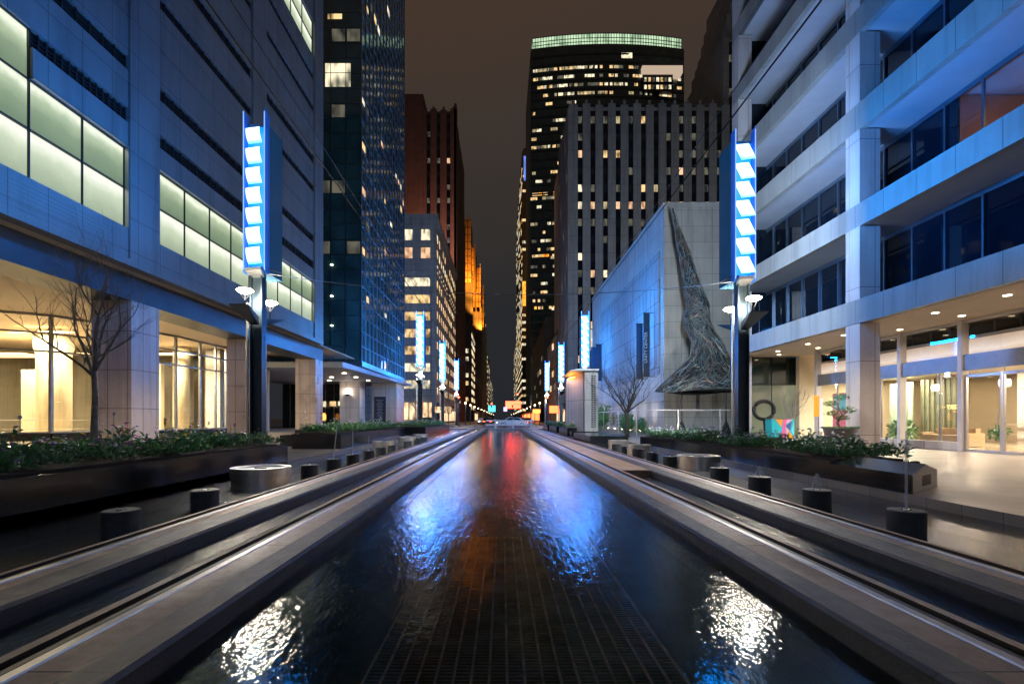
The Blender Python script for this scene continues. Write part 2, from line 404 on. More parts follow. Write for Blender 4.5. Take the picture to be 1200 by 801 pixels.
# concrete track slabs, worn wet along the water
m, nt, bs = newmat('wet concrete'); v = coords(nt)
f = noise(nt, v, 9, 6, .7); f2 = noise(nt, coords(nt, (1, .25, 1)), 1.6, 4)
nt.links.new(ramp(nt, f, [(.25, (.22, .14, .09)), (.5, (.36, .24, .16)), (.8, (.45, .31, .21))]), bs.inputs['Base Color'])
nt.links.new(ramp(nt, f2, [(.35, (.38,)*3), (.65, (.75,)*3)]), bs.inputs['Roughness']); bump(nt, bs, f, .4, .010); concrete = m
m, nt, bs = newmat('dark wet stone'); v = coords(nt, (1, .45, 1)); f = noise(nt, v, 11, 8, .75)
nt.links.new(ramp(nt, f, [(.3, (.012, .014, .018)), (.75, (.055, .058, .066))]), bs.inputs['Base Color'])
nt.links.new(ramp(nt, f, [(.3, (.36,)*3), (.7, (.65,)*3)]), bs.inputs['Roughness']); bump(nt, bs, f, .7, .016); wetstone = m
def joints(m, step):
    nt = m.node_tree; bs = nt.nodes['Principled BSDF']; src = bs.inputs['Base Color'].links[0].from_socket
    t = nt.nodes.new('ShaderNodeTexCoord'); s_ = nt.nodes.new('ShaderNodeSeparateXYZ'); nt.links.new(t.outputs['Object'], s_.inputs[0])
    d = nt.nodes.new('ShaderNodeMath'); d.operation = 'DIVIDE'; d.inputs[1].default_value = step; nt.links.new(s_.outputs[1], d.inputs[0])
    f = nt.nodes.new('ShaderNodeMath'); f.operation = 'FRACT'; nt.links.new(d.outputs[0], f.inputs[0])
    g = nt.nodes.new('ShaderNodeMath'); g.operation = 'GREATER_THAN'; g.inputs[1].default_value = .012/step; nt.links.new(f.outputs[0], g.inputs[0])
    mx = nt.nodes.new('ShaderNodeMixRGB'); mx.blend_type = 'MIX'; mx.inputs[1].default_value = (.012, .010, .009, 1)
    nt.links.new(g.outputs[0], mx.inputs[0]); nt.links.new(src, mx.inputs[2]); nt.links.new(mx.outputs[0], bs.inputs['Base Color'])
joints(concrete, 2.44); joints(wetstone, 2.44)
def slab(sgn, a0, a1, rail, wet_w, wet_side):
    """track slab from offset a0 to a1 with the rail groove at offset rail; dark wet strip along the pool side"""
    X = lambda a: PC+sgn*a
    b = MB(); N = 70
    def strip(ua, za, ub, zb, mi, seg=None):
        b.m = mi
        ys = [Y0+(Y1-Y0)*k/N for k in range(N+1)] if seg else [Y0, Y1]
        for p, q in zip(ys, ys[1:]):
            b.quad((X(ua), p, za), (X(ub), p, zb), (X(ub), q, zb), (X(ua), q, za))
    strip(a0, -.45, a0, -.028, 1); strip(a0, -.028, a0+.03, -.006, 1); strip(a0+.03, -.006, a0+wet_w, 0, 1)
    strip(a0+wet_w, 0, rail-.045, 0, 0); strip(rail-.045, 0, rail-.045, -.05, 2)
    strip(rail-.045, -.05, rail+.17, -.05, 2); strip(rail+.17, -.05, rail+.17, 0, 2)
    strip(rail+.17, 0, a1, 0, 0); strip(a1, 0, a1, -.45, 0)
    o = b.build('track_slab', [concrete, wetstone, groove_m]); struct(o)
    return o
GR = 'rails of the two tram tracks'
for sgn, side in ((-1, 'left'), (1, 'right')):
    slab(sgn, 2.0, 2.76, 2.52, .25, 0); slab(sgn, 3.46, 4.19, 3.96, .32, 0)
    for off, which in ((2.52, 'beside the central pool'), (3.96, 'beside the fountain basin with the steel drums')):
        x = PC+sgn*off
        b = MB(); b.extr([(x-.036, -.004), (x-.03, .006), (x+.03, .006), (x+.036, -.004), (x+.036, -.02), (x+.012, -.03), (x+.012, -.048), (x-.012, -.048), (x-.012, -.03), (x-.036, -.02)], Y0, Y1)
        o = b.build('rail', rail_m)
        b = MB(); gx = x+sgn*.095; b.box(gx-.022, gx+.022, Y0, Y1, -.049, -.012); b.build('guard_rail', groove_m, o)
        tag(o, f'polished steel rail of the {side} track, running {which}', 'rail')
# the right channel is filled with paving past the pool's first twelve metres
b = MB(); b.box(PC+2.763, PC+3.457, 12, Y1, -.44, -.003); struct(b.build('channel_cover', concrete))
# submerged grate
gr = thing('pool_grate', 'dark stone grid with pale joints under the water of the central pool', 'grate', (PC, 2, -.2))
b = MB(); b.box(PC-.92, PC+.92, .9, 6.1, -.25, -.215); b.build('grate_bed', plain('grate stone', (.016, .035, .04), .5, 0, .5, 3), gr)
joint = plain('pale grate bar', (.62, .93, .90), .5, 0, .6, 5); joint2 = plain('grate cross bar', (.22, .38, .38), .5, 0, .7, 3)
b = MB()
for k in range(19): x = PC-.9+k*.1; b.box(x-.008, x+.008, .9, 6.1, -.214, -.205)
b.build('grate_bars', joint, gr)
b = MB()
for k in range(130): y = .92+k*.04; b.box(PC-.92, PC+.92, y-.008, y+.008, -.2145, -.207)
b.build('grate_cross_bars', joint2, gr)

# roads
b = MB(); flat(b, -300, 300, 64.6, 76, .004); struct(b.build('cross_street', asphalt))
b = MB(); flat(b, -7.4, 7.4, 76, 700, .004); struct(b.build('main_street', asphalt))
line_m = plain('worn white line', (.6, .6, .58), .6, 0, .2, 6)
b = MB()
for k in range(-9, 10):
    flat(b, k*1.2-.3, k*1.2+.3, 76.3, 79.0, .009); flat(b, k*1.2-.3, k*1.2+.3, 62.6, 64.4, .009) if abs(k) > 5 else None
flat(b, -40, -8, 70.2, 70.35, .009); flat(b, 8, 40, 70.2, 70.35, .009)
struct(b.build('road_markings', line_m))
for sx_ in (-1, 1):
    b = MB(); b.box(min(sx_*7.4, sx_*14), max(sx_*7.4, sx_*14), 76.2, 700, 0, .13); struct(b.build('pavement', paving))

# ================================================================== LEFT OFFICE BUILDING
FX = -14.0; ZB = 7.05; ZT = 38
lb = thing('office_building', 'granite office block with green backlit windows above a tall lit lobby arcade', 'building', (-20, 20, 0))
b = MB(); b.box(-60, FX-.36, -17.8, 38.38, ZB+.02, ZT); b.build('core_wall', louvre_m, lb)
bays = [(-16.3, -8.8), (-7.2, .3), (1.9, 9.4), (11.0, 18.5), (20.1, 27.6), (29.2, 36.7)]
pil = [(-17.9, -16.3), (-8.8, -7.2), (.3, 1.9), (9.4, 11.0), (18.5, 20.1), (27.6, 29.2), (36.7, 38.4)]
for k, (a, c) in enumerate(pil):
    b = MB(); b.box(FX-.355, FX+.09, a, c, ZB, ZT); b.build('pilaster', granite_l, lb)
strips = [(12.3, 12.85), (14.25, 14.8), (18.0, 18.5), (20.1, 20.7), (23.9, 24.4), (26.2, 26.7), (31.8, 32.4)]
wm = MB(); panes = []
for bi, (a, c) in enumerate(bays):
    fr = MB()
    opens = [(8.36, 11.36)]+strips
    if bi == 5: opens = opens[:-1]+[(28.0, 30.6)]
    z = ZB
    for o0, o1 in sorted(opens)+[(ZT, ZT)]:
        if o0 > z+.01:
            ya = a+(c-a)/2 if (bi == 3 and abs(z-11.36) < .01) else a
            wm.box(FX-.35, FX, ya, c, z, o0)
        z = o1
    # fine grooves and a string course
    for (g0, g1) in ((19.4, 19.5), (16.3, 16.33), (22.3, 22.33)): wm.box(FX, FX+.03, a, c, g0, g1)
    for k in range(7): wm.box(FX, FX+.012, a+.3, c-.3, 7.3+k*.13, 7.36+k*.13)
    W_ = (c-a)/4
    for k in range(4):
        for r in range(3 if (bi == 3 and k < 2) else 2):
            panes.append((FX-.2, a+(k+.5)*W_, 8.36+1.5*r+.75, W_-.05, 1.43, HALF, pane_lo if r == 0 else pane_hi))
    if bi == 5:
        for k in range(4):
            for r in range(2): panes.append((FX-.2, a+(k+.5)*W_, 28.0+1.3*r+.65, W_-.05, 1.22, HALF, pane_lo))
    # frames
    for k in range(5):
        y = a+k*W_; y = min(max(y, a+.03), c-.03); fr.box(FX-.15, FX-.10, y-.025, y+.025, 8.36, 12.86 if (bi == 3 and k < 3) else 11.36)
    for zz in (8.38, 9.86, 11.34): fr.box(FX-.152, FX-.098, a, c, zz-.025, zz+.025)
    if bi == 3: fr.box(FX-.152, FX-.098, a, a+2*W_, 12.81, 12.86)
    if bi == 5:
        fu = MB()
        for k in range(5):
            y = min(max(a+k*W_, a+.03), c-.03); fu.box(FX-.15, FX-.10, y-.03, y+.03, 28.0, 30.6)
        for zz in (28.03, 29.3, 30.57): fu.box(FX-.152, FX-.098, a, c, zz-.03, zz+.03)
    fr.build('window_frame', mull_dark, lb) if bi != 5 else [ub_.build('window_frame', mull_dark, lb) for ub_ in (fr, fu)]
    fr = MB(); fr.box(FX-.09, FX+.05, a+(2*W_ if bi == 3 else 0), c, 11.362, 11.40); fr.box(FX-.09, FX+.05, c-.04, c-.001, 8.36, 11.36); fr.build('window_trim', mull, lb)
wm.build('facade_panels', granite_l, lb)
put_windows(lb, panes, 'window', .08)
for bi, (a, c) in enumerate(bays):
  for s0, s1 in strips:
    b = MB()
    if 1:
        if bi == 5 and s0 > 31: continue
        n = 14; a = bays[bi][0]+((c-bays[bi][0])/2 if (bi == 3 and s0 < 12.5) else 0)
        for k in range(n+1): y = a+(c-a)*k/n; b.box(FX-.35, FX-.08, y-.03, y+.03, s0, s1)
        for k in range(4): z = s0+(s1-s0)*(k+.5)/4; b.box(FX-.34, FX-.1, a, c, z-.02, z+.02)
        b.build('louvre', mull_dark, lb)
b = MB(); b.box(FX-.352, FX+.1, -17.95, 38.42, ZB-.1, ZB+.16); b.build('facade_sill', granite_l, lb)
b = MB(); b.box(-60, FX-.36, -17.9, 48, ZB-.05, ZB+.015); b.build('soffit', ceil_m, lb)
b = MB(); b.box(-16.5, -14.87, -17.9, 40.95, 5.97, ZB-.055); b.build('arcade_beam', beam_m, lb)
b = MB(); b.box(-16.5, -14.86, 38.4, 40.96, ZB-.05, ZB+.4); b.build('beam_end', beam_m, lb)
for y in (-19.2, -9.45, .3, 10.05, 19.8, 29.55, 39.3):
    b = MB(); b.box(-16.45, -14.85, y, y+1.6, .35, 5.97); c = b.build('column', granite_c, lb)
    b = MB(); b.box(-16.49, -14.81, y-.04, y+1.64, 0, .36); b.build('column_base', black_granite, c)
# curved lobby glazing
PG = [(-40, 21), (-33.5, 22.6), (-29, 24.6), (-25, 27.4), (-23.4, 31), (-22.65, 34.3), (-22.5, 36.8), (-22.4, 38.6), (-22.3, 39.9), (-22.3, 43.9)]
def poly_wall(pts, z0, z1, t):
    b = MB()
    for (x0, y0), (x1, y1) in zip(pts, pts[1:]):
        d = Vector((x1-x0, y1-y0)).normalized(); nx, ny = -d.y*t/2, d.x*t/2
        b.prism([(x0+nx, y0+ny), (x0-nx, y0-ny), (x1-nx, y1-ny), (x1+nx, y1+ny)], z0, z1)
    return b
poly_wall(PG, .42, 6.98, .03).build('lobby_glazing', lobby_glass, lb)
poly_wall(PG, 0, .42, .3).build('lobby_plinth', black_granite, lb)
b = poly_wall(PG, 6.85, 6.99, .16)
for z in (4.95, 5.95): 
    q = poly_wall(PG, z-.05, z+.05, .12); b._add(q.v, q.f)
q = poly_wall(PG, .42, .52, .14); b._add(q.v, q.f)
for x, y in PG: b.box(x-.07, x+.07, y-.09, y+.09, .42, 6.98)
b.build('lobby_mullions', mull, lb)
# lobby interior
b = MB(); b.box(-46, -22.6, 47.6, 48, 0, 7); b.box(-46, -45.6, 18, 48, 0, 7); b.build('lobby_wall', lobby_m, lb)
b = MB(); b.box(-45, -22.7, 22, 47.5, .004, .03); b.build('lobby_floor', lobby_floor, lb)
for (x0, x1, y0, y1, z1, mt) in ((-42, -37, 36, 36.4, 5.2, lobby_m), (-36, -33.4, 37, 37.5, 4.9, lobby_m), (-33, -28.3, 41, 41.4, 5.9, lobby_m), (-28, -26.8, 42, 43, 6.9, lobby_m), (-26.2, -25.2, 43.5, 44.5, 6.9, lobby_m), (-24.6, -23.4, 41, 42.6, 6.9, panel_w)):
    b = MB(); b.box(x0, x1, y0, y1, .03, z1); b.build('lobby_partition', mt, lb)
b = MB(); b.box(-39.3, -38.3, 35.85, 35.98, .1, 2.6); b.build('lift_door', wood, lb)
for cx, cy, r, h in ((-30.8, 34, .95, 7.0), (-25.9, 40, .55, 7.0), (-37, 30, .6, 7.0)):
    b = MB(); b.lathe(cx, cy, [(r, .03), (r, h*.8), (r*1.12, h*.86), (r*1.12, h)], 28); b.build('lobby_column', lobby_m, lb, True)
for x0, x1, y0, y1, z in ((-44, -32.5, 33.5, 35.5, 5.6), (-33, -24, 38.2, 38.9, 6.2), (-31, -27, 31, 31.25, 6.6)):
    b = MB(); b.box(x0, x1, y0, y1, z, z+.1); b.build('cove_light', cove_m, lb)
b = MB(); b.box(-38.9, -36.6, 35.4, 35.9, 3.35, 4.05); b.build('light_box', emit('white light box', (1, .93, .72), 2.2), lb)
for x, y, e_ in ((-36, 27, 3600), (-29, 31, 3200), (-25.5, 36.5, 2200), (-34, 34, 3600)):
    lamp('lobby_light', 'AREA', (x, y, 6.9), e_, (1, .86, .62), lb, 2.5, 2.5)
for x, y in ((-18.5, 15), (-18.5, 22.7), (-18.5, 27), (-18.5, 32.3), (-18.5, 37)):
    b = MB(); b.lathe(x, y, [(.13, ZB-.07), (.13, ZB-.045)], 14); o = b.build('downlight', down_m, lb)
    lamp('downlight_lamp', 'SPOT', (x, y, ZB-.12), 190, (1, .70, .45), lb, .1, rot=(0, 0, 0), spot=R(140), blend=.8)
# lobby railing and planters seen through the glass
def railing(name, pts, z0, z1, mat, label, cat, step=1.2, mids=1, r=.02):
    t = thing(name, label, cat, (pts[0][0], pts[0][1], z0))
    b = MB(); b.tube([(x, y, z1) for x, y in pts], r, 6)
    for k in range(mids): b.tube([(x, y, z0+(z1-z0)*(k+1)/(mids+1)) for x, y in pts], r*.7, 5)
    b.build('top_rail', mat, t)
    for (xa, ya), (xb, yb) in zip(pts, pts[1:]):
        L = math.hypot(xb-xa, yb-ya); n = max(1, round(L/step))
        for k in range(n):
            x = xa+(xb-xa)*k/n; y = ya+(yb-ya)*k/n
            b = MB(); b.tube([(x, y, z0), (x, y, z1)], r*.9, 6); b.build('post', mat, t)
    return t
railing('railing', [(-38, 27.5), (-31, 29.3), (-26.2, 31.2)], .03, 1.15, mull, 'thin steel railing inside the left lobby behind the glass', 'railing', 1.6)

# ------------------------------------------------------------------ foliage helpers
leaf_a = plain('deep green leaf', (.07, .22, .085), .45, 0, .4, 9); leaf_b = plain('mid green leaf', (.14, .34, .12), .45, 0, .4, 9)
leaf_c = plain('grey green leaf', (.24, .36, .25), .5, 0, .3, 9)
fl_white = plain('white petal', (.75, .75, .8), .6, 0, .05, 9); fl_pur = plain('purple petal', (.32, .12, .42), .6, 0, .2, 9)
fl_yel = plain('yellow petal', (.75, .6, .05), .6, 0, .1, 9); fl_pink = plain('pink petal', (.6, .2, .38), .6, 0, .1, 9)
bark = plain('grey bark', (.24, .21, .19), .8, 0, .35, 12, .5)
silhouette_bark = plain('silhouette bark', (.05, .04, .035), .85, 0, .35, 12, .5)  # shaded copy of the bark: backlit silhouette put into the colour
soil = plain('dark soil', (.03, .022, .016), .9, 0, .4, 8, .5)
def leaf(b, p, d, L, w, mi):
    d = Vector(d).normalized(); s = d.cross(Vector((0, 0, 1)));
    if s.length < .1: s = Vector((1, 0, 0))
    s = s.normalized(); p = Vector(p); up = s.cross(d)
    m1 = p+d*L*.5+up*L*.14; t = p+d*L-up*L*.12*rnd.random()
    b.m = mi
    b._add([tuple(p), tuple(m1+s*w), tuple(t), tuple(m1-s*w)], [(0, 1, 2), (0, 2, 3)])
def flower(b, p, r, mi):
    b.m = mi; p = Vector(p); n = 6
    vs = [tuple(p+Vector((0, 0, r*.5)))]; 
    for k in range(n): a = 2*math.pi*k/n; vs.append((p.x+r*math.cos(a), p.y+r*math.sin(a), p.z+r*.35*rnd.random()))
    vs.append(tuple(p-Vector((0, 0, r*.6))))
    b._add(vs, [(0, 1+k, 1+(k+1) % n) for k in range(n)]+[(n+1, 1+(k+1) % n, 1+k) for k in range(n)])
def flower_bed(x0, x1, y0, y1, z, dens, cols, label, hgt=.26, fl=.10, tall=.3):
    b = MB(); A = (x1-x0)*(y1-y0); n = int(A*dens)
    for k in range(n):
        cx, cy = rnd.uniform(x0, x1), rnd.uniform(y0, y1); h = hgt*rnd.uniform(.35, 1.1)*(1.45 if rnd.random() < .25 else 1); R_ = rnd.uniform(.12, .30)
        mi0 = rnd.choice([0, 0, 1, 1, 2])
        for q in range(rnd.randint(26, 38)):
            a = rnd.uniform(0, 2*math.pi); el = rnd.uniform(-.1, 1.3); rr = rnd.random()**.5*R_
            pz = z+h*(1-(rr/R_)**2*.6)*rnd.uniform(.3, 1)
            leaf(b, (cx+rr*math.cos(a), cy+rr*math.sin(a), pz), (math.cos(a)*math.cos(el), math.sin(a)*math.cos(el), math.sin(el)), rnd.uniform(.09, .19), rnd.uniform(.02, .042), mi0 if rnd.random() < .8 else rnd.choice([0, 1, 2]))
        if rnd.random() < fl*9:
            c_ = rnd.choice(cols)
            for q in range(rnd.randint(1, 4)):
                a = rnd.uniform(0, 6.28); rr = rnd.random()*R_
                flower(b, (cx+rr*math.cos(a), cy+rr*math.sin(a), z+h*rnd.uniform(.95, 1.25)), rnd.uniform(.028, .048), c_)
        if rnd.random() < tall*.35:
            ph = z+h*rnd.uniform(1.3, 1.9); b.m = 1
            b.tube([(cx, cy, z), (cx+.02, cy, (z+ph)/2), (cx+.01, cy+.01, ph)], .006, 4)
            for q in range(4):
                a = rnd.uniform(0, 6.28); leaf(b, (cx, cy, z+.1), (math.cos(a)*.5, math.sin(a)*.5, 1), rnd.uniform(.2, .3), .016, 2)
            b.ball((cx+.01, cy+.01, ph+.03), .04, 8, (.8, .8, 1.2)) if rnd.random() < .01 else None
            bb = rnd.choice(cols); b.m = bb; b.ball((cx+.01, cy+.01, ph+.02), .036, 8, (.8, .8, 1.15))
    o = b.build('flower_bed', [leaf_a, leaf_b, leaf_c, fl_white, fl_pur, fl_yel, fl_pink])
    return stuff(o, label, 'flowers')
def bush(root_label, x, y, z, r, h, n=420, leafs=(0, 1), L=.1, cat='shrub', group=None):
    t = thing('shrub', root_label, cat, (x, y, z), group)
    b = MB()
    for k in range(n):
        u = rnd.uniform(-1, 1); a = rnd.uniform(0, 6.28); q = rnd.uniform(.72, 1.08); s_ = math.sqrt(1-u*u)
        leaf(b, (x+r*q*s_*math.cos(a), y+r*q*s_*math.sin(a), z+h/2+h/2*q*u), (s_*math.cos(a)+rnd.uniform(-.6, .6), s_*math.sin(a)+rnd.uniform(-.6, .6), u+rnd.uniform(-.3, .7)), L*rnd.uniform(.7, 1.3), L*.24, rnd.choice(leafs))
    b.build('foliage', [leaf_a, leaf_b, leaf_c], t)
    b = MB(); b.ball((x, y, z+h/2), 1, 10, (r*.7, r*.7, h*.36), .05); b.build('inner_growth', leaf_a, t)
    return t

def bare_tree(label, x, y, z, H, spread, fork, r0, seed, depth=6, lean=(0, 0), group=None, arch=.35, zmin=None, bark=bark):
    rg = random.Random(seed); t = thing('bare_tree', label, 'tree', (x, y, z), group)
    tr = MB(); br = MB()
    top = Vector((x+lean[0], y+lean[1], z+fork))
    pts = [Vector((x, y, z-.05)), Vector((x+lean[0]*.2+rg.uniform(-.02, .02), y, z+fork*.35)), Vector((x+lean[0]*.6+.02, y+lean[1]*.6, z+fork*.7)), top]
    tr.tube(pts, [r0*1.35, r0*1.02, r0*.9, r0*.85], 10); tr.build('trunk', bark, t, True)
    def grow(p, d, L, r, lv):
        if lv == 0 or r < .0018: return
        q = p.copy(); pts = [q.copy()]; dd = d.copy(); n = 4 if lv > 2 else 3; rs = [r]
        for k in range(n):
            dd = (dd+Vector((rg.uniform(-.22, .22), rg.uniform(-.22, .22), rg.uniform(-.08, .16)))).normalized()
            q = q+dd*L/n; pts.append(q.copy()); rs.append(r*(1-.38*(k+1)/n))
        br.tube(pts, rs, 6 if r > .02 else (4 if r > .006 else 3))
        nb = 2 if lv > 4 else rg.choice([2, 3, 3])
        for k in range(nb):
            ax = Vector((rg.uniform(-1, 1), rg.uniform(-1, 1), rg.uniform(-.2, .5)))
            nd = (dd+ax*rg.uniform(.45, .8)).normalized()
            grow(q, nd, L*rg.uniform(.66, .86), rs[-1]*rg.uniform(.62, .85), lv-1)
        if lv > 1:
            for k in range(1, n):
                if rg.random() < .7:
                    ax = Vector((rg.uniform(-1, 1), rg.uniform(-1, 1), rg.uniform(0, .6))); grow(pts[k], (dd*.7+ax).normalized(), L*.55, rs[k]*.5, lv-2)
    m_ = 5
    for k in range(m_):
        a = 2*math.pi*k/m_+rg.uniform(-.4, .4); sp = rg.uniform(.55, 1.15)*spread/H
        d = Vector((math.cos(a)*sp, math.sin(a)*sp, 1)).normalized()
        grow(top-Vector((0, 0, rg.uniform(0, .2))), d, (H-fork)*.30, r0*rg.uniform(.42, .6), depth)
    grow(top, Vector((.05, 0, 1)), (H-fork)*.32, r0*.7, depth)
    br.build('branches', bark, t)
    return t

# ================================================================== PLANTERS AND BASINS
def planter(name, label, pts, z0, z1, cap=True, rim=.12, cat='planter', soil_in=True):
    cx = sum(p[0] for p in pts)/len(pts); cy = sum(p[1] for p in pts)/len(pts)
    t = thing(name, label, cat, (cx, cy, 0))
    b = MB(); b.prism(pts, z0, z1); b.build('planter_wall', black_granite, t)
    if soil_in:
        q = [(cx+(x-cx)*(1-rim*2/ max(1, abs(x-cx))), cy+(y-cy)*(1-.02)) for x, y in pts]
        b = MB(); b.prism(q, z1-.02, z1+.035); b.build('soil', soil, t)
    return t
planter('planter', 'long black granite planter below the lobby at left, full of flowers', [(-6.34, -2), (-6.34, 14.6), (-9.0, 14.6), (-9.0, -2)], -.42, .47)
flower_bed(-8.6, -6.55, 2.5, 14.3, .5, 13, (3, 3, 4, 5, 6), 'dense bed of green leaves with white, violet and yellow flowers in the left planter', .36)
bare_tree('bare young tree rising from the flower planter before the lit lobby', -8.25, 10, .45, 5.2, 4.0, 1.75, .062, 12, 7)
# planter beyond the step, with hedge
planter('planter', 'black granite planter with a clipped leafy hedge by the left forecourt', [(-6.6, 20.2), (-6.6, 33.5), (-8.6, 33.5), (-8.6, 20.2)], -.42, .62)
planter('bench', 'low black granite bench at the end of the left hedge planter', [(-8.65, 22), (-8.65, 24.5), (-9.9, 24.5), (-9.9, 22)], 0, .5, cat='bench', soil_in=False)
flower_bed(-8.4, -6.8, 20.6, 33.2, .64, 11, (3, 3), 'leafy green hedge with small white flowers beyond the left steps', .34)
planter('planter', 'farthest black granite planter on the left before the crossing', [(-5.6, 36), (-5.6, 52), (-8.2, 52), (-8.2, 36)], -.42, .6)
flower_bed(-8, -5.8, 36.3, 51.7, .62, 6, (3,), 'low dark shrubs in the farthest left planter', .38)
# right planter with its stone bench end
planter('planter', 'black granite planter of white flowers along the right fountain basin', [(6.75, 10.2), (6.75, 24.3), (8.6, 24.3), (8.6, 10.2)], -.42, .37)
flower_bed(6.95, 8.4, 10.3, 24.1, .4, 13, (3, 3, 3, 4), 'bed of leafy plants with small white flowers in the right planter', .33, .2)
bn = thing('stone_bench', 'polished black stone bench block with pitched cap and pale vented end', 'bench', (7.4, 9.2, 0))
b = MB()
A = [(6.75, 8.15), (7.95, 9.05)]
vs = []
for (xx, yy) in ((6.75, 8.15), (7.35, 8.6), (7.95, 9.05)): vs += [(xx, yy, .0), (xx, yy, .31 if xx != 7.35 else .47)]
vs2 = [(x, 10.195, z) for x, y, z in vs]
vs2 = [(6.75, 10.195, 0), (6.75, 10.195, .33), (7.35, 10.195, .47), (7.35, 10.195, 0), (7.95, 10.195, 0), (7.95, 10.195, .33)]
P0 = [(6.75, 8.15, -.001), (6.75, 8.15, .32), (7.35, 8.6, .46), (7.95, 9.05, .32), (7.95, 9.05, .003)]
P1 = [(6.75, 10.195, -.001), (6.75, 10.195, .32), (7.35, 10.195, .46), (7.95, 10.195, .32), (7.95, 10.195, .003)]
b._add(P0+P1, [(0, 1, 2, 3, 4), (9, 8, 7, 6, 5), (0, 5, 6, 1), (1, 6, 7, 2), (2, 7, 8, 3), (3, 8, 9, 4), (4, 9, 5, 0)])
b.build('bench_block', black_granite, bn)
def on_end(u, z, off): # point on the bench's skewed end face
    dx, dy = .8, .6; return (6.75+1.2*u+dy*0-off*.6, 8.15+.9*u-off*.8, z)
b = MB()
E0 = [on_end(.03, .01, .012), on_end(.03, .31, .012), on_end(.5, .445, .012), on_end(.97, .31, .012), on_end(.97, .01, .012)]
E1 = [on_end(.03, .01, -.01), on_end(.03, .31, -.01), on_end(.5, .445, -.01), on_end(.97, .31, -.01), on_end(.97, .01, -.01)]
b._add(E0+E1, [(0, 1, 2, 3, 4), (0, 5, 6, 1), (1, 6, 7, 2), (2, 7, 8, 3), (3, 8, 9, 4), (4, 9, 5, 0)])
b.build('end_plate', plain('pale grey plate', (.42, .42, .44), .35, .2, .05, 3), bn)
b = MB(); q = [on_end(.36, .09, .02), on_end(.36, .27, .02), on_end(.72, .27, .02), on_end(.72, .09, .02)]; q2 = [on_end(.36, .09, .0), on_end(.36, .27, .0), on_end(.72, .27, .0), on_end(.72, .09, .0)]
b._add(q+q2, [(0, 1, 2, 3), (0, 4, 5, 1), (1, 5, 6, 2), (2, 6, 7, 3), (3, 7, 4, 0)]); b.build('vent', louvre_m, bn)
b = MB(); b.box(6.70, 6.745, 8.6, 24.3, -.42, -.02); b.build('footing', black_granite, bn)
planter('granite_block', 'black granite block standing at the end of the right drum basin', [(4.45, 25.2), (4.45, 31), (6.4, 31), (6.4, 25.2)], -.42, .36, cat='block', soil_in=False)
for k, (y0, y1, lab) in enumerate(((37.5, 43, 'first low black planter behind the tall station pylon'), (45, 52, 'second low black planter behind the tall station pylon'), (54, 60, 'last low black planter on the right before the crossing'))):
    planter('planter', lab, [(4.9, y0), (4.9, y1), (6.9, y1), (6.9, y0)], -.1, .5)
    flower_bed(5.05, 6.75, y0+.1, y1-.1, .52, 7, (3,), 'low dark greenery in the '+lab.replace(' behind', ', behind'), .3)

# stainless drums
def drum(x, y, d, h, label):
    t = thing('fountain_drum', label, 'fountain drum', (x, y, ZW), 'stainless steel drums standing in the basins')
    r = d/2; b = MB(); hm = ZW+(h-ZW)*.55; b.lathe_sharp(x, y, [(r*.965, ZW-.05), (r*.965, hm-.012), (r*.94, hm-.012), (r*.94, hm), (r, hm), (r, h), (r*.80, h), (r*.79, h-.05), (r*.5, h-.06), (.001, h-.06)], 48)
    b.build('drum_shell', steel, t, True)
    b = MB(); b.lathe(x, y, [(r*.22, h-.055), (r*.22, h-.01), (.01, h-.005)], 20); b.build('drum_inlet', black_metal, t)
    return t
drum(-5.0, 10.25, 1.15, .25, 'largest brushed steel drum in the left basin below the flower planter')
drum(-4.95, 20.6, .92, .3, 'steel drum in the left basin beside the hedge planter')
drum(-4.95, 25.6, .92, .3, 'second steel drum in the far left pair, nearer of the two')
drum(-4.95, 29.8, .92, .3, 'second steel drum in the far left pair, farther of the two')
drum(5.5, 13.9, 1.15, .22, 'largest brushed steel drum in the right basin beside the white flowers')
drum(5.2, 18.9, .9, .26, 'steel drum in the right basin behind the largest one')
drum(5.2, 22.2, .9, .28, 'farthest steel drum in the right basin next to the granite block')
# black nozzles
jet_m = glass('falling water', (.95, .97, 1), .16, .5)
m = bpy.data.materials.new('water jet'); m.use_nodes = True; nt = m.node_tree; bs = nt.nodes['Principled BSDF']
bs.inputs['Base Color'].default_value = (.85, .9, 1, 1); bs.inputs['Alpha'].default_value = .35; bs.inputs['Roughness'].default_value = .3; jet_m = m
nozzle_m = plain('dark slate cylinder', (.045, .055, .065), .55, 0, .3, 5, .2, .3)
def nozzle(x, y, d, h, label, jet=None, lean=0):
    t = thing('fountain_nozzle', label, 'fountain nozzle', (x, y, ZW), 'short black cylinders of the fountain row')
    r = d/2; b = MB(); b.lathe_sharp(x, y, [(r, ZW-.2), (r, h-.01), (r-.01, h), (r*.3, h), (r*.3, h-.01), (.001, h-.01)], 32)
    o = b.build('cylinder', nozzle_m, t, True)
    b = MB(); b.lathe(x, y, [(.03, h-.01), (.03, h+.01), (.001, h+.012)], 12, False); b.build('spout', steel, t)
    if jet:
        b = MB(); k = 12
        b.tube([(x+lean*(i/k)**1.3, y, h+jet*i/k) for i in range(k+1)], [.016*(1-.35*i/k) for i in range(k+1)], 8)
        if jet < .4:
            for s_ in (-1, 1):
                b.tube([(x+s_*.10*(i/8), y+.03*s_*(i/8), h+jet*(1-(i/8)**2)) for i in range(9)], [.008]*9, 6)
        b.build('water_jet', jet_m, t)
ord_ = ['first', 'second', 'third', 'fourth', 'fifth', 'sixth', 'seventh', 'eighth', 'ninth', 'tenth', 'eleventh', 'twelfth']
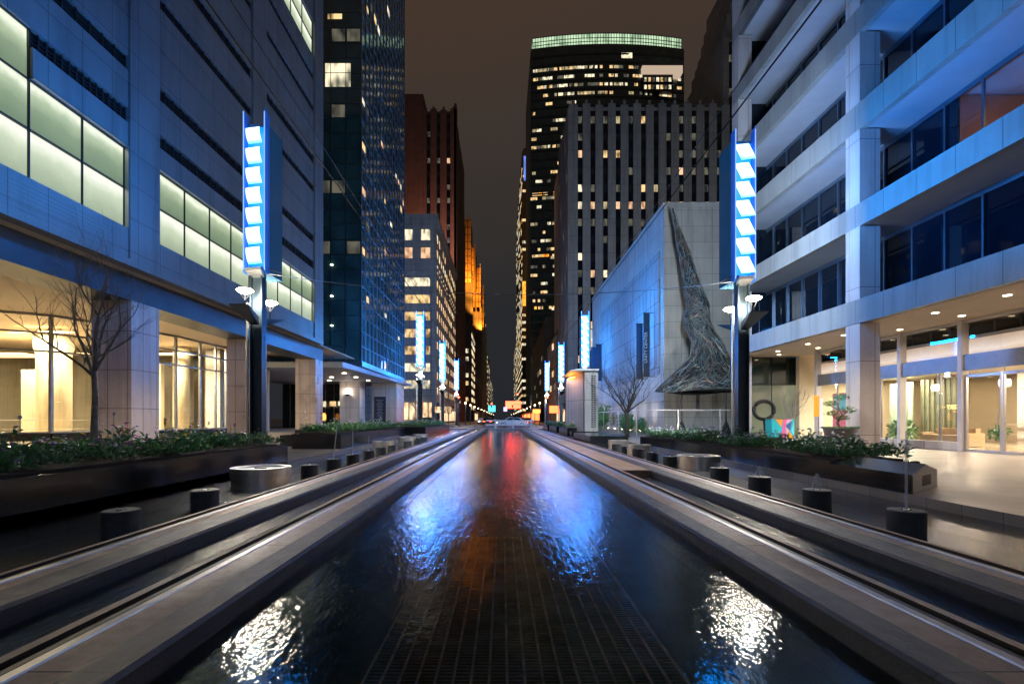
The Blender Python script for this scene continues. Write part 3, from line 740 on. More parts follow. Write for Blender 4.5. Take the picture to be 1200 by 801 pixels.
for k, (y, j) in enumerate(((5.97, None), (7.65, None), (11.8, None), (13.5, 1.1), (15.2, .85), (17, .5), (18.7, None), (20.4, None), (24, None), (25.6, None), (27.2, None), (28.8, None))):
    nozzle(-4.6, y, .39, .15, f'{ord_[k]} black nozzle cylinder from the front in the left basin'+(' with a thin jet' if j else ''), j, .12 if k == 3 else 0)
for k, (y, j) in enumerate(((5.97, .95), (7.67, .24), (9.38, .18), (11.1, .1), (14.4, None), (16.1, None), (17.8, None), (19.5, None), (21.2, None))):
    nozzle(4.87, y, .39, .15, f'{ord_[k]} black nozzle cylinder from the front in the right basin'+(' with a water jet' if j else ''), j)

# ================================================================== LED LIGHT TOWERS
def light_tower(x, y, label, side):
    """side = +1 when the street is towards +x"""
    t = thing('light_tower', label, 'light tower', (x, y, 0), 'street light towers with blue glowing panels')
    b = MB(); b.box(x-.2, x+.2, y-.03, y+.03, 0, 6.3); b.box(x-.2, x-.16, y-.16, y+.16, 0, 6.3); b.box(x+.16, x+.2, y-.16, y+.16, 0, 6.3); b.build('pole', tower_metal, t)
    b = MB(); b.tube([(x-.33, y-.05, 0), (x-.33, y-.05, 5.1)], .05, 10); b.build('conduit', steel, t)
    b = MB(); b.box(x-.3, x+.3, y-.25, y+.25, 0, .05); b.box(x-.26, x+.26, y-.21, y+.21, .05, .3); b.build('pole_base', black_metal, t)
    z0, z1 = 6.25, 11.35
    b = MB(); b.box(x-.36, x+.36, y+.0, y+1.0, z0-.15, z1-.25); b.build('sign_box', side_metal, t)
    b = MB(); b.box(x-.33, x+.33, y-.012, y-.002, z0, z1-.35); b.build('glow_panel', led_blue, t)
    for s_ in (-1, 1):
        b = MB(); xx = x+s_*.345
        b._add([(xx, y-.27, z0-.2), (xx, y+.05, z0-.2), (xx, y+.05, z1+.02), (xx, y-.27, z1+(.03 if s_ < 0 else .14)), (xx+s_*.02, y-.27, z0-.2), (xx+s_*.02, y+.05, z0-.2), (xx+s_*.02, y+.05, z1+.02), (xx+s_*.02, y-.27, z1+(.03 if s_ < 0 else .14))],
               [(0, 1, 2, 3), (7, 6, 5, 4), (0, 4, 5, 1), (1, 5, 6, 2), (2, 6, 7, 3), (3, 7, 4, 0)])
        b.build('fin', fin_m, t)
        b = MB(); b.box(xx-.012, xx+.018, y-.295, y-.275, z0-.1, z1+.02); b.build('edge_light', led_edge, t)
    for k in range(7):
        zc = z0+.06+k*.66; b = MB(); n = 8; vs = []
        for i in range(n+1):
            u = i/n; zz = zc+.60*u; yy = y-.14-.16*math.sin(math.pi*(1-u)*.5)-.03; xs = .17*(1-u)**1.3-.09
            vs += [(x-.235+xs, yy, zz), (x+.235+xs, yy-.05, zz+.03), (x-.235+xs, yy+.02, zz), (x+.235+xs, yy-.03, zz+.03)]
        fs = []
        for i in range(n):
            a = 4*i; c = 4*(i+1)
            fs += [(a, a+1, c+1, c), (a+2, c+2, c+3, a+3), (a, c, c+2, a+2), (a+1, a+3, c+3, c+1)]
        fs += [(0, 2, 3, 1), (4*n, 4*n+1, 4*n+3, 4*n+2)]
        b._add(vs, fs); b.build('light_panel', led_panel, t, False)
    b = MB(); b._add([(x-.26, y-.36, z0-.16), (x+.26, y-.36, z0-.12), (x+.22, y-.05, z0-.3), (x-.22, y-.05, z0-.3), (x-.26, y-.36, z0-.06), (x+.26, y-.36, z0-.02), (x+.22, y-.05, z0-.06), (x-.22, y-.05, z0-.06)],
                     [(0, 3, 2, 1), (4, 5, 6, 7), (0, 1, 5, 4), (1, 2, 6, 5), (2, 3, 7, 6), (3, 0, 4, 7)]); b.build('sign_foot', steel, t)
    for s_ in (-1, 1):
        ya, yb = y+s_*.2, y+s_*1.25
        b = MB(); b._add([(x-.12, ya, 4.35), (x+.12, ya, 4.35), (x+.12, ya, 4.62), (x-.12, ya, 4.62), (x-.3, yb, 4.78), (x+.3, yb, 4.78), (x+.3, yb, 4.81), (x-.3, yb, 4.81)],
                         [(0, 1, 2, 3), (4, 7, 6, 5), (0, 4, 5, 1), (1, 5, 6, 2), (2, 6, 7, 3), (3, 7, 4, 0)]); b.build('arm', tower_metal, t)
        yl = y+s_*.85
        b = MB(); b.tube([(x, yl, 4.7), (x, yl, 5.0)], .03, 8)
        for a in (0, 1, 2):
            q = a*math.pi/2+.4; b.tube([(x, yl, 4.98), (x+.17*math.cos(q), yl+.17*math.sin(q), 5.27)], .012, 5)
        l = b.build('lamp', mull_dark, t)
        b = MB(); b.lathe(x, yl, [(.08, 5.22), (.23, 5.29), (.25, 5.32), (.2, 5.36), (.05, 5.38)], 20); b.build('lens', lamp_m, l, True)
    return t
led_panel = backlit('led scale panel', [(0, (.10, .55, 1)), (.25, (.55, .88, 1)), (.6, (.85, .96, 1)), (1, (.75, .92, 1))], 2.1)
led_edge = emit('led edge line', (.22, .40, 1), 1.2)
m, nt, bs = newmat('blue lit glass fin'); bs.inputs['Base Color'].default_value = (.05, .2, .6, 1); bs.inputs['Alpha'].default_value = .75
bs.inputs['Emission Color'].default_value = (.01, .16, 1, 1); bs.inputs['Emission Strength'].default_value = .2; bs.inputs['Roughness'].default_value = .1; fin_m = m
LT = []
far_blue = emit('strong led blue', (.0, .12, 1), 26.0); far_panel = emit('strong led panel', (.36, .60, 1), 9.0); far_edge = emit('strong led edge', (.05, .25, 1), 8.0)
t0 = light_tower(-8.2, 16.6, 'nearest glowing blue light tower, left of the pool by the lobby', 1); LT.append((-8.2, 16.6))
for (x, y, lab) in ((8.5, 17.6, 'nearest glowing blue light tower, right of the pool by the granite offices'),
                    (-8.2, -14, 'added unseen blue light tower lighting the foreground, behind the viewpoint on the left'), (8.5, -13, 'added unseen blue light tower lighting the foreground, behind the viewpoint on the right'),  # unseen pair added to light the foreground and show in the steel
                    (-7.8, 47, 'second blue light tower on the left, before the pale arched building'),
                    (-7.8, 64.5, 'third blue light tower on the left, smaller and lower in view'),
                    (-7.8, 84, 'farthest and smallest blue light tower on the left'),
                    (7.8, 47, 'second light tower on the right, above the station pylon'),
                    (7.8, 66, 'third light tower on the right, with a violet tinge'),
                    (7.8, 87, 'farthest and smallest light tower on the right')):
    c = copy_tree(t0, (x, y, 0), lab); LT.append((x, y))
    if y < 0: c.rotation_euler = (0, 0, math.pi)
    if y > 20:      # emission of the farther towers raised to strengthen their pool reflections
        for ch in c.children:
            q = {'glow_panel': far_blue, 'light_panel': far_panel, 'edge_light': far_edge}.get(ch.name.split('.')[0])
            if q: ch.material_slots[0].link = 'OBJECT'; ch.material_slots[0].material = q
lamp('theatre_fill', 'AREA', (8.5, 18.9, 8.8), 2600, (.72, .87, 1), None, .6, 4.6, rot=(R(90), 0, 0))  # added area fill that brightens the theatre front
for i, (x, y) in enumerate(LT):
    s_ = 1 if x < 0 else -1     # direction of the street
    near = i < 4
    for yl in (y-.85, y+.85):
        lamp('street_lamp_light', 'POINT', (x, yl, 5.6), 55 if near else 120, (1, .86, .66), None, .16)
        lamp('street_lamp_beam', 'SPOT', (x, yl, 5.62), (4800 if y < 0 else 1700) if near else 300, (1, .88, .72), None, .16, rot=(0, 0, 0), spot=R(150), blend=.6)  # beams of the added rear towers raised to brighten the foreground
    # the tower's own blue flood towards the facade behind it and towards the street
    lamp('blue_flood', 'AREA', (x-s_*.55, y-.2, 8.8), (700 if x < 0 else 1150) if near else 1200, (.0, .29, 1), None, .6, 4.6, rot=(0, R(122)*s_, 0))
    lamp('blue_wash', 'AREA', (x+s_*.55, y-.2, 8.8), 200 if near else 1200, (.0, .26, 1), None, .6, 4.6, rot=(0, R(-90)*s_, 0))

# ================================================================== RIGHT GRANITE OFFICES
rb = thing('office_building', 'pale granite office block with deep window bands and a glazed lobby on the right', 'building', (18, 20, 0))
GX = 16.0; bands = [(5.0, 5.94), (8.79, 9.69), (12.6, 13.64), (16.4, 17.4), (20.2, 21.15), (24.0, 24.95), (27.8, 28.7), (31.5, 34)]
RY0, RY1 = -21, 30.2
for z0, z1 in bands:
    b = MB(); b.box(14.0, 14.25, RY0, RY1, z0, z1); b.build('spandrel', granite_r, rb)
    b = MB(); b.box(14.252, 40 if z0 > 6 else 26, RY0, RY1, z0+.06, z1-.25); b.build('floor_slab', soffit_r, rb)
b = MB(); b.box(14.25, 26.3, RY0, RY1+.0, 4.985, 5.055); b.build('arcade_soffit', ceil_m, rb)
for y in (-20.6, -10.6, -.6, 9.4, 19.4, 29.4):
    b = MB()
    zs = [(0, 5.0)]+[(a[1], c[0]) for a, c in zip(bands, bands[1:])]
    b = MB(); b.box(14.003, 14.8, y, y+.8, .12, 4.98); c = b.build('column', granite_rc, rb)
    b = MB(); b.box(13.99, 14.815, y-.012, y+.812, 0, .12); b.build('column_base', black_metal, c)
    b = MB()
    for p, q in zs[1:]: b.box(14.003, 14.8, y, y+.8, p, q)
    b.build('upper_column', granite_rc, rb)
b = MB(); b.box(14.26, 40, RY1-.25, RY1-.05, 5.1, 34); b.build('end_wall', navy_glass, rb)
for z0, z1 in [(a[1], c[0]) for a, c in zip(bands, bands[1:])]:
    b = MB()
    if z0 == 9.69:  # this floor has a lit room near the viewer
        b.box(GX, GX+.05, 17.4, RY1-.25, z0-.2, z1+.06); b.build('window_band', navy_glass, rb)
        b = MB(); b.box(GX, GX+.03, RY0, 17.4, z0-.2, z1+.06); b.build('window_band', clear, rb)
    else:
        b.box(GX, GX+.05, RY0, RY1-.25, z0-.2, z1+.06); b.build('window_band', navy_glass, rb)
    b = MB(); y = -20.5
    while y < RY1-.5:
        b.box(GX-.08, GX-.002, y-.035, y+.035, z0-.2, z1+.05); y += 1.42
    b.box(GX-.07, GX-.001, RY0, RY1-.26, z1-.12, z1+.055); b.build('window_mullions', mull_blue, rb)
# lit room on the third storey
b = MB(); b.box(16.1, 24, 17.42, 17.6, 9.6, 12.6); b.box(24, 24.2, 2, 17.6, 9.6, 12.6); b.box(16.1, 24, 2, 17.4, 9.55, 9.62); b.build('room_wall', plain('brown room wall', (.28, .17, .12), .7, 0, .1, 1), rb)
for x, y in ((18.5, 15.6), (19.6, 16.6)):
    b = MB(); b.box(x, x+1.5, y, y+.16, 12.0, 12.06); b.build('strip_light', emit('strip light', (1, .9, .7), 3), rb)
b = MB(); b.box(16.5, 18.6, 15.45, 15.5, 10.3, 11.6); b.build('room_screen', w_orange, rb)
b = MB(); b.box(16.7, 18.4, 15.4, 15.44, 10.3, 10.9); b.build('screen_image', emit('pale screen', (.5, .8, .75), .8), rb)
lamp('room_light', 'AREA', (19, 12, 12.4), 90, (1, .72, .5), rb, 2, 5)
# lobby
LX = 17.6
def glazing(y0, y1, x, z0, z1, mat=clear):
    b = MB(); b.box(x, x+.025, y0, y1, z0, z1); return b.build('lobby_glazing', mat, rb)
for y0, y1 in ((18.98, 21.72), (21.88, 24.62), (24.78, 27.5), (9, 15.8)):
    glazing(y0, y1, LX, .35, 3.05); glazing(y0, y1, LX, 3.68, 4.96)
    b = MB(); b.box(LX-.12, LX+.12, y0, y1, 0, .34); b.build('lobby_sill', panel_w, rb)
glazing(15.98, 18.8, LX, 3.68, 4.96)
for y in (8.9, 15.9, 18.9, 21.8, 24.7, 27.6):
    b = MB(); b.box(LX-.16, LX+.12, y-.09, y+.09, 0, 4.98); b.build('lobby_post', post_white, rb)
b = MB(); b.box(LX-.1, LX+.1, 8.9, 27.5, 3.06, 3.66); b.build('lobby_transom', mull, rb)
b = MB(); b.box(LX-.06, LX+.06, 9, 27.5, 4.86, 4.98); b.build('lobby_head', post_white, rb)
b = MB(); 
for y in (19.9, 23.0, 26.0): b.box(LX-.02, LX+.05, y-.025, y+.025, .35, 3.05)
b.build('lobby_mullions', mull, rb)
for k, (y0, y1) in enumerate(((16.0, 17.38), (17.42, 18.8))):
    b = MB(); b.box(LX-.02, LX+.0, y0+.06, y1-.06, .1, 2.8); d = b.build('glass_door', clear, rb)
    b = MB()
    for a, c in ((y0, y0+.06), (y1-.06, y1)): b.box(LX-.04, LX+.03, a, c, .01, 2.9)
    b.box(LX-.04, LX+.03, y0+.06, y1-.06, .01, .1); b.box(LX-.04, LX+.03, y0+.06, y1-.06, 2.8, 2.9); b.build('door_frame', steel, d)
    b = MB(); yy = 17.28 if k == 0 else 17.52; b.tube([(LX-.09, yy, .8), (LX-.09, yy, 1.6)], .015, 8); b.build('handle', steel, d)
glazing(16, 18.8, LX, 2.93, 3.05)
b = MB(); b.box(26, 26.3, 2, 30, 0, 5); b.box(17.75, 26, 29.6, 29.95, 0, 5); b.box(17.75, 26, 2, 2.3, 0, 5); b.build('lobby_back_wall', plain('pale lobby wall', (.60, .50, .36), .6, 0, .06, .6), rb)
b = MB(); b.box(17.75, 26, 2.3, 29.6, .003, .04); b.build('lobby_floor', lobby_floor, rb)
b = MB()
for k in range(22): y = 9+k*.9; b.box(17.9, 22.5, y-.03, y+.03, 4.42, 4.85)
b.box(17.9, 22.5, 9, 28, 4.4, 4.43); b.build('ceiling_baffles', louvre_m, rb)
b = MB(); b.box(18.6, 25.5, 8, 29, 3.45, 3.52); b.build('cove_ceiling', plain('white ceiling', (.75, .68, .58), .6, 0, .03, 1), rb)
b = MB(); b.box(18.5, 18.56, 8, 29, 3.53, 4.38); b.build('cove_light', backlit('cove gradient', [(0, (1, .80, .62)), (.25, (.85, .6, .42)), (.5, (1, .82, .66)), (1, (.6, .42, .3))], .85), rb)
lamp('cove_lamp', 'AREA', (19.4, 18, 3.62), 500, (1, .68, .45), rb, .8, 20, rot=(R(180), 0, 0))
for y in (11, 15, 19, 23, 27): lamp('lobby_light', 'AREA', (21.5, y, 3.4), 420, (1, .80, .55), rb, 1.5, 1.5)
b = MB()
for k in range(9): y = 26.6+k*.17; b.box(22+.06*(k % 2), 22.08+.06*(k % 2), y, y+.15, .1, 3.2)
b.build('green_curtain', plain('green curtain', (.30, .40, .30), .7, 0, .2, 3), rb)
lamp('curtain_light', 'AREA', (21.2, 26.5, 3.3), 160, (.7, 1, .75), rb, .4, 3)
b = MB()
for k in range(18): y = 23.9+k*.15; b.box(22.4+.05*(k % 2), 22.46+.05*(k % 2), y, y+.13, .1, 3.3)
b.build('olive_slats', plain('dark olive slats', (.10, .10, .06), .6, 0, .3, 3), rb)
for y in (19.2, 20.6, 22.0, 15.0, 12.5):
    b = MB(); b.box(23.4, 24.0, y, y+.5, .04, 3.44); b.build('lobby_pier', panel_w, rb)
b = MB(); b.box(23.2, 23.3, 12, 23, .95, 1.0); b.box(23.2, 23.3, 12, 23, .5, .53); b.build('lobby_handrail', steel, rb)
for x, y in ((20.5, 20.2), (21.5, 17), (20.5, 23.4)):
    b = MB(); b.lathe(x, y, [(.16, 2.55), (.2, 2.7), (.16, 2.85)], 16); o = b.build('pendant_lamp', emit('frosted pendant', (1, .9, .7), 3) if x == 20.5 and y < 21 else MATS['frosted pendant'], rb)
    b = MB(); b.tube([(x, y, 2.85), (x, y, 3.45)], .01, 5); b.build('pendant_cord', black_metal, o)
b = MB()
for k in range(30): y = 11.0+k*.27; b.box(25.6, 25.9, y, y+.12, .1, 3.4)
b.build('wall_slats', wood, rb)
DL = [(15.3, 27.5), (15.3, 24.8), (15.3, 22.2), (15.3, 17.5), (15.3, 15), (15.3, 12.5), (16.7, 26.2), (16.7, 23.5), (16.7, 20.8), (16.7, 18), (16.7, 15.2), (16.7, 12.4), (16.2, 29)]
for x, y in DL:
    b = MB(); b.lathe(x, y, [(.1, 4.965), (.1, 4.98)], 16); b.build('downlight', down_m, rb)
    lamp('downlight_lamp', 'SPOT', (x, y, 4.93), 105, (1, .72, .50), rb, .08, rot=(0, 0, 0), spot=R(135), blend=.8)
# dark glazed wall at the far end of the arcade
b = MB(); b.box(14.9, 19.6, 30.3, 30.36, 0, 4.95); b.build('end_glazing', dark_glass('dark green glass', (.010, .02, .016), .08), rb)
b = MB()
for x in (14.9, 16.45, 18.0, 19.55): b.box(x-.02, x+.02, 30.24, 30.298, 0, 4.95)
b.box(14.9, 19.6, 30.24, 30.297, 3.3, 3.34); b.build('end_mullions', mull_dark, rb)
b = MB(); b.box(15.0, 19.5, 30.27, 30.297, .15, 3.28); b.build('background_glow', room('olive background glow', (.02, .025, .014), (.19, .20, .12), 1., .9), rb)  # emissive sheet: the lit background behind the glass put into its glow
bare_tree('small bare tree before the dark glass wall ending the right arcade', 17.3, 29.75, 0, 3.9, 2.8, 1.1, .07, 55, 5)
wr = MB(); wr.tube([(15.9+.62*math.cos(a*.3142), 30.1, 1.75+.55*math.sin(a*.3142)) for a in range(21)], .11, 7); wr.tube([(16.0, 30.1, .02), (15.95, 30.1, .6), (15.9, 30.1, 1.2)], .07, 6)
tag(wr.build('ring_sculpture', louvre_m), 'dark ring standing before the glass wall above the painted cabinet', 'sculpture')
# reflection of a sign in the lobby glass, built as glowing mirrored letters
def text_obj(s, size, mat, loc, rot, parent=None, mirror=False, ext=.01, name='lettering'):
    cu = bpy.data.curves.new('txt', 'FONT'); cu.body = s; cu.size = size; cu.extrude = ext; cu.align_x = 'CENTER'; cu.align_y = 'CENTER'
    tmp = bpy.data.objects.new('txt', cu); COL.objects.link(tmp)
    dg = bpy.context.evaluated_depsgraph_get(); me = bpy.data.meshes.new_from_object(tmp.evaluated_get(dg))
    bpy.data.objects.remove(tmp)
    if mirror:
        for v in me.vertices: v.co.x *= -1
    me.materials.clear(); me.materials.append(mat)
    o = bpy.data.objects.new(name, me); COL.objects.link(o)
    o.location = Vector(loc)-(wloc(parent) if parent else Vector((0, 0, 0))); o.rotation_euler = rot
    if parent: o.parent = parent
    return o
ns = thing('sign_reflection', 'small yellow mirror-written sign reflection in the lobby glass, built as glowing letters', 'sign', (17.9, 19.7, 2.2))
text_obj('BAKERY · C', .24, emit('yellow reflected lettering', (1, .85, .25), 1.8), (17.95, 19.75, 1.7), (R(90), 0, R(-90)), ns, True)
b = MB(); b.box(17.94, 17.97, 19.2, 19.7, 1.5, 1.54); b.build('reflected_strip', emit('orange reflected strip', (1, .3, .08), .9), ns)
b = MB(); b.tube([(17.97, 19.05, 1.86), (17.97, 20.5, 1.86)], .008, 6); b.tube([(17.97, 19.05, 1.86), (17.97, 19.05, 3.06)], .006, 4); b.tube([(17.97, 20.5, 1.86), (17.97, 20.5, 3.06)], .006, 4); b.build('added_bar', black_metal, ns)  # added bar that carries the built reflection
# lobby furniture
def sofa(x, y, L, label):
    t = thing('sofa', label, 'sofa', (x, y, .04)); mt = plain('tan upholstery', (.45, .33, .2), .7, 0, .08, 6)
    b = MB(); b.box(x-.42, x+.42, y-L/2, y+L/2, .1, .42); b.build('seat', mt, t)
    b = MB(); b.box(x+.22, x+.44, y-L/2, y+L/2, .42, .82); b.build('backrest', mt, t)
    for s_ in (-1, 1):
        b = MB(); yy = y+s_*(L/2+.09); b.box(x-.42, x+.44, yy-.09, yy+.09, .06, .62); b.build('armrest', mt, t)
    for k in range(2):
        b = MB(); yy = y-L/4+k*L/2; b.box(x-.44, x+.2, yy-L/4+.02, yy+L/4-.02, .423, .52); b.build('cushion', mt, t)
sofa(19.9, 22.0, 1.9, 'tan sofa behind the lobby window, left of the entrance doors')
sofa(20.5, 17.2, 1.9, 'tan sofa seen through the glass entrance doors')
t = thing('reception_desk', 'long light wood reception desk at the right of the lobby', 'desk', (21, 14, .04))
b = MB(); b.box(20.6, 21.4, 12, 16, .04, 1.0); b.build('desk_front', wood, t); b = MB(); b.box(20.5, 21.5, 11.9, 16.1, 1.0, 1.06); b.build('desk_top', panel_w, t)
bush('bright green fern behind the lobby glass beside the sofa', 18.5, 22.9, .3, .5, .8, 260, (1, 1, 2), .2, 'plant')
bush('small green plant in the lobby between the two sofas', 18.6, 18.55, .5, .25, .45, 140, (1, 2), .14, 'plant')

# potted cloud-pruned tree
t = thing('potted_tree', 'cloud pruned little tree in a big grey tapered pot by the column', 'potted plant', (12.95, 19.0, 0))
b = MB(); b.lathe(12.95, 19.0, [(.34, 0), (.40, .1), (.56, .84), (.60, .88), (.54, .88), (.5, .8), (.01, .8)], 28, False); b.build('pot', plain('grey glazed pot', (.10, .10, .11), .35, 0, .2, 3), t, True)
b = MB(); b.tube([(12.95, 19, .78), (12.85, 19, 1.1), (13.02, 18.98, 1.4), (12.88, 19, 1.7), (12.93, 19, 2.0)], [.06, .05, .04, .03, .015], 8)
for p in ((12.6, 18.9, 1.35), (13.3, 19.1, 1.5), (12.65, 19.1, 1.75)): b.tube([(12.95, 19, p[2]-.2), p], .02, 5)
b.build('trunk', bark, t)
b = MB()
for (cx, cy, cz, r) in ((12.58, 18.9, 1.42, .26), (13.3, 19.08, 1.55, .3), (12.66, 19.1, 1.8, .24), (12.98, 19, 2.06, .3), (12.95, 18.85, 1.25, .22)):
    for k in range(230):
        a = rnd.uniform(0, 6.28); u = rnd.uniform(-1, 1); s_ = math.sqrt(1-u*u); q = rnd.uniform(.3, 1)
        leaf(b, (cx+r*q*s_*math.cos(a), cy+r*q*s_*math.sin(a), cz+r*.5*q*u), (s_*math.cos(a), s_*math.sin(a), abs(u)+.2), .07, .012, rnd.choice((0, 0, 1)))
for k in range(300):
    a = rnd.uniform(0, 6.28); q = rnd.random()**.5*.55
    leaf(b, (12.95+q*math.cos(a), 19+q*math.sin(a), .84), (math.cos(a), math.sin(a), rnd.uniform(.3, 1.5)), .14, .02, rnd.choice((0, 1, 2)))
b.build('foliage', [leaf_a, leaf_b, leaf_c], t)
# painted utility box
ub = thing('utility_box', 'street cabinet painted in bright teal, pink and orange triangles', 'cabinet', (16.4, 29.3, 0))
bx0, bx1, by, bz = 15.75, 17.05, 28.95, 1.22
cols = {n: plain(n, c, .4, 0, .05, 3) for n, c in (('teal paint', (.02, .42, .5)), ('orange paint', (.9, .33, .03)), ('pink paint', (.85, .12, .35)), ('light pink paint', (.9, .4, .5)), ('navy paint', (.08, .08, .3)), ('sky paint', (.1, .6, .75)))}
b = MB(); b.box(bx0, bx1, by, by+.7, .06, bz); b.build('cabinet', cols['teal paint'], ub)
b = MB(); b.box(bx0+.05, bx1-.05, by+.05, by+.65, 0, .06); b.build('plinth', black_metal, ub)
b = MB(); b.box(bx0-.03, bx1+.03, by-.03, by+.73, bz, bz+.04); b.build('lid', mull, ub)
def tri(pts, mname):
    b = MB(); n = len(pts)
    f0 = [(bx0+u*1.3, by-.008, .08+v*1.12) for u, v in pts]; f1 = [(x, by-.001, z) for x, y, z in f0]
    b._add(f0+f1, [tuple(range(n)), tuple(range(n, 2*n))[::-1]]+[(i, (i+1) % n, n+(i+1) % n, n+i) for i in range(n)]); b.build('painted_shape', cols[mname], ub)
tri([(.15, 1), (.5, 1), (.42, .6)], 'orange paint'); tri([(.42, .0), (.52, 1), (.68, 1), (.6, .45), (.66, 0)], 'pink paint'); tri([(.68, 1), (.95, 1), (.6, .72)], 'light pink paint')
tri([(.62, .66), (.9, .9), (.8, .45)], 'navy paint'); tri([(.68, 0), (.98, 0), (.8, .38)], 'orange paint'); tri([(.86, .4), (1, .95), (1, .1)], 'sky paint'); tri([(.62, .6), (.78, .42), (.68, .1)], 'light pink paint')
t = thing('blade_sign', 'narrow orange and white upright sign at the lobby corner post', 'sign', (17.2, 27.1, 0))
b = MB(); b.box(16.95, 17.22, 26.9, 26.96, 1.35, 2.5); b.build('orange_panel', emit('orange sign face', (1, .36, .03), .9), t)
b = MB(); b.box(17.25, 17.42, 26.9, 26.96, .55, 2.35); b.build('white_panel', emit('white sign face', (1, .9, .85), .7), t)
b = MB(); b.tube([(17.235, 27.0, 0), (17.235, 27.0, 2.4)], .03, 8); b.box(17.0, 17.5, 26.8, 27.2, 0, .08); b.build('sign_post', mull, t)
t = thing('poster', 'pink and blue abstract poster inside the lobby window behind the potted tree', 'poster', (18.2, 26.5, .6))
b = MB(); b.box(18.2, 18.24, 25.0, 27.3, .6, 2.6); b.build('poster_sheet', emit('pink poster', (.9, .18, .3), .45), t)
b = MB(); b.prism([(18.19, 26.2), (18.199, 26.2), (18.199, 27.2), (18.19, 27.2)], 1.7, 2.5); b.build('poster_shape', emit('blue poster shape', (.2, .6, .7), .5), t)

# ================================================================== LEFT GLASS TOWER
gt = thing('glass_tower', 'dark glass curtain wall tower with bright blue mullions on the left', 'building', (-24, 60, 0))
GY0, GY1, GXF = 49.0, 70.4, -14.0; GZ0, GZ1 = 6.9, 78
b = MB(); b.box(-46, GXF, GY0, GY1, GZ0, GZ1); b.build('glazing', tower_glass, gt)
b = MB(); b2 = MB(); g = 1.5
nz = int((GZ1-GZ0)/g)
for k in range(nz+1): z = GZ0+k*g; b.box(-46, GXF-.01, GY0-.05, GY0-.001, z-.03, z+.03); b2.box(GXF+.001, GXF+.06, GY0, GY1, z-.035, z+.035)
for k in range(21): x = GXF-k*g; b.box(x-.03, x+.03, GY0-.06, GY0-.002, GZ0, GZ1)
ny = 14
for k in range(ny+1): y = GY0+(GY1-GY0)*k/ny; b2.box(GXF+.002, GXF+.09, y-.04, y+.04, GZ0, GZ1)
b.build('front_mullions', mull_blue, gt); b2.build('side_mullions', plain('bright blue mullion', (.16, .26, .36), .35, .6, .2, .4), gt)
items = []; rg = random.Random(3); dy = (GY1-GY0)/ny
litrows = {3: .5, 4: .4, 8: .7, 9: .45, 13: .25, 17: .55, 21: .2, 24: .35, 25: .25, 29: .7, 33: .35, 35: .2, 38: .5, 41: .3, 44: .5}
for k in range(nz-1):
    p = litrows.get(k, .05)*.36
    for j in range(ny):
        if rg.random() < p:
            items.append((GXF+.0, GY0+(j+.5)*dy, GZ0+(k+.42)*g, dy*rg.choice((.35, .6, .8)), g*rg.choice((.3, .42)), HALF, rg.choice((w_warm, w_white, w_dim, w_white, w_peach))))
for k, j, m_ in ((28, 0, w_dim), (29, 0, w_dim), (28, 1, w_dim), (29, 1, w_dim)): pass
for j in (0, 1, 2):
    for k in (7, 11, 16, 21, 26, 31, 36):
        if rg.random() < .55: items.append((GXF-(j+.5)*g, GY0, GZ0+(k+.5)*g, g*.85, g*.8, 0, w_dim))
items += [(GXF-2.3, GY0, 35.2, 2.5, 2.3, 0, w_white), (GXF-2.6, GY0, 41.0, 1.4, .5, 0, w_warm)]
put_windows(gt, items, depth=.06)
for z in (10.4, 13.3, 16.4): # bright room lights seen through the near face
    b = MB(); b.lathe(-16.9, GY0-.06, [(.13, z), (.13, z+.06)], 12); b.build('ceiling_light', emit('room light', (1, .95, .75), 14) if z == 10.4 else MATS['room light'], gt)
b = MB(); b.box(-46, GXF+.12, GY0-.08, GY1+.02, GZ0-.5, GZ0-.04); b.build('base_fascia', mull_blue, gt)
# entrance canopy with recessed lamps, pale piers
cn = MB(); cn._add([(-30, 44.5, 6.35), (-14.4, 44.5, 6.35), (-13.2, 72.2, 6.2), (-30, 72.2, 6.2), (-30, 44.5, 5.85), (-14.4, 44.5, 5.85), (-13.2, 72.2, 5.95), (-30, 72.2, 5.95)],
                   [(0, 1, 2, 3), (7, 6, 5, 4), (0, 4, 5, 1), (1, 5, 6, 2), (2, 6, 7, 3), (3, 7, 4, 0)])
cn.build('canopy', soffit_r, gt)
b = MB(); b.box(-17.45, -14.15, 66, 71, 0, 5.93); b.build('corner_pier', panel_w, gt)
b = MB(); b.box(-20.4, -17.9, 62, 64.4, 0, 5.93); b.build('pier', panel_w, gt)
b = MB(); b.lathe(-19.4, 61.9, [(.02, 4.0), (.22, 4.25), (.25, 4.3)], 14); b.build('sconce', black_metal, gt)
lamp('sconce_light', 'POINT', (-19.4, 61.7, 4.5), 90, (1, .78, .6), gt, .1)
b = MB(); b.box(-30, -20.5, 67.5, 67.6, 0, 5.93); b.build('entrance_glazing', dk_glass, gt)
b = MB()
for k in range(8): b.box(-29+k*1.2, -28.92+k*1.2, 67.4, 67.49, 0, 5.93)
b.build('entrance_mullions', mull, gt)
for x, y in ((-16, 50), (-18.5, 50), (-16.3, 55), (-19, 55), (-16.3, 60), (-21, 60), (-21.5, 52), (-23, 56)):
    b = MB(); b.lathe(x, y, [(.22, 5.80), (.22, 5.84)], 14); b.build('downlight', down_m, gt)
for x, y in ((-17, 52), (-19, 57), (-16.5, 62), (-22, 60)): lamp('canopy_light', 'SPOT', (x, y, 5.7), 260, (1, .80, .62), gt, .15, rot=(0, 0, 0), spot=R(150), blend=.9)
for k, x in enumerate((-24.8, -23.6, -22.3, -21.2)):  # reflected yellow lettering, built as glowing blocks
    b = MB(); b.box(x-.4, x+.4, 65.0, 65.06, 2.7+.08*k, 3.5); b.build('reflected_letters', w_white if k % 2 else w_warm, gt)
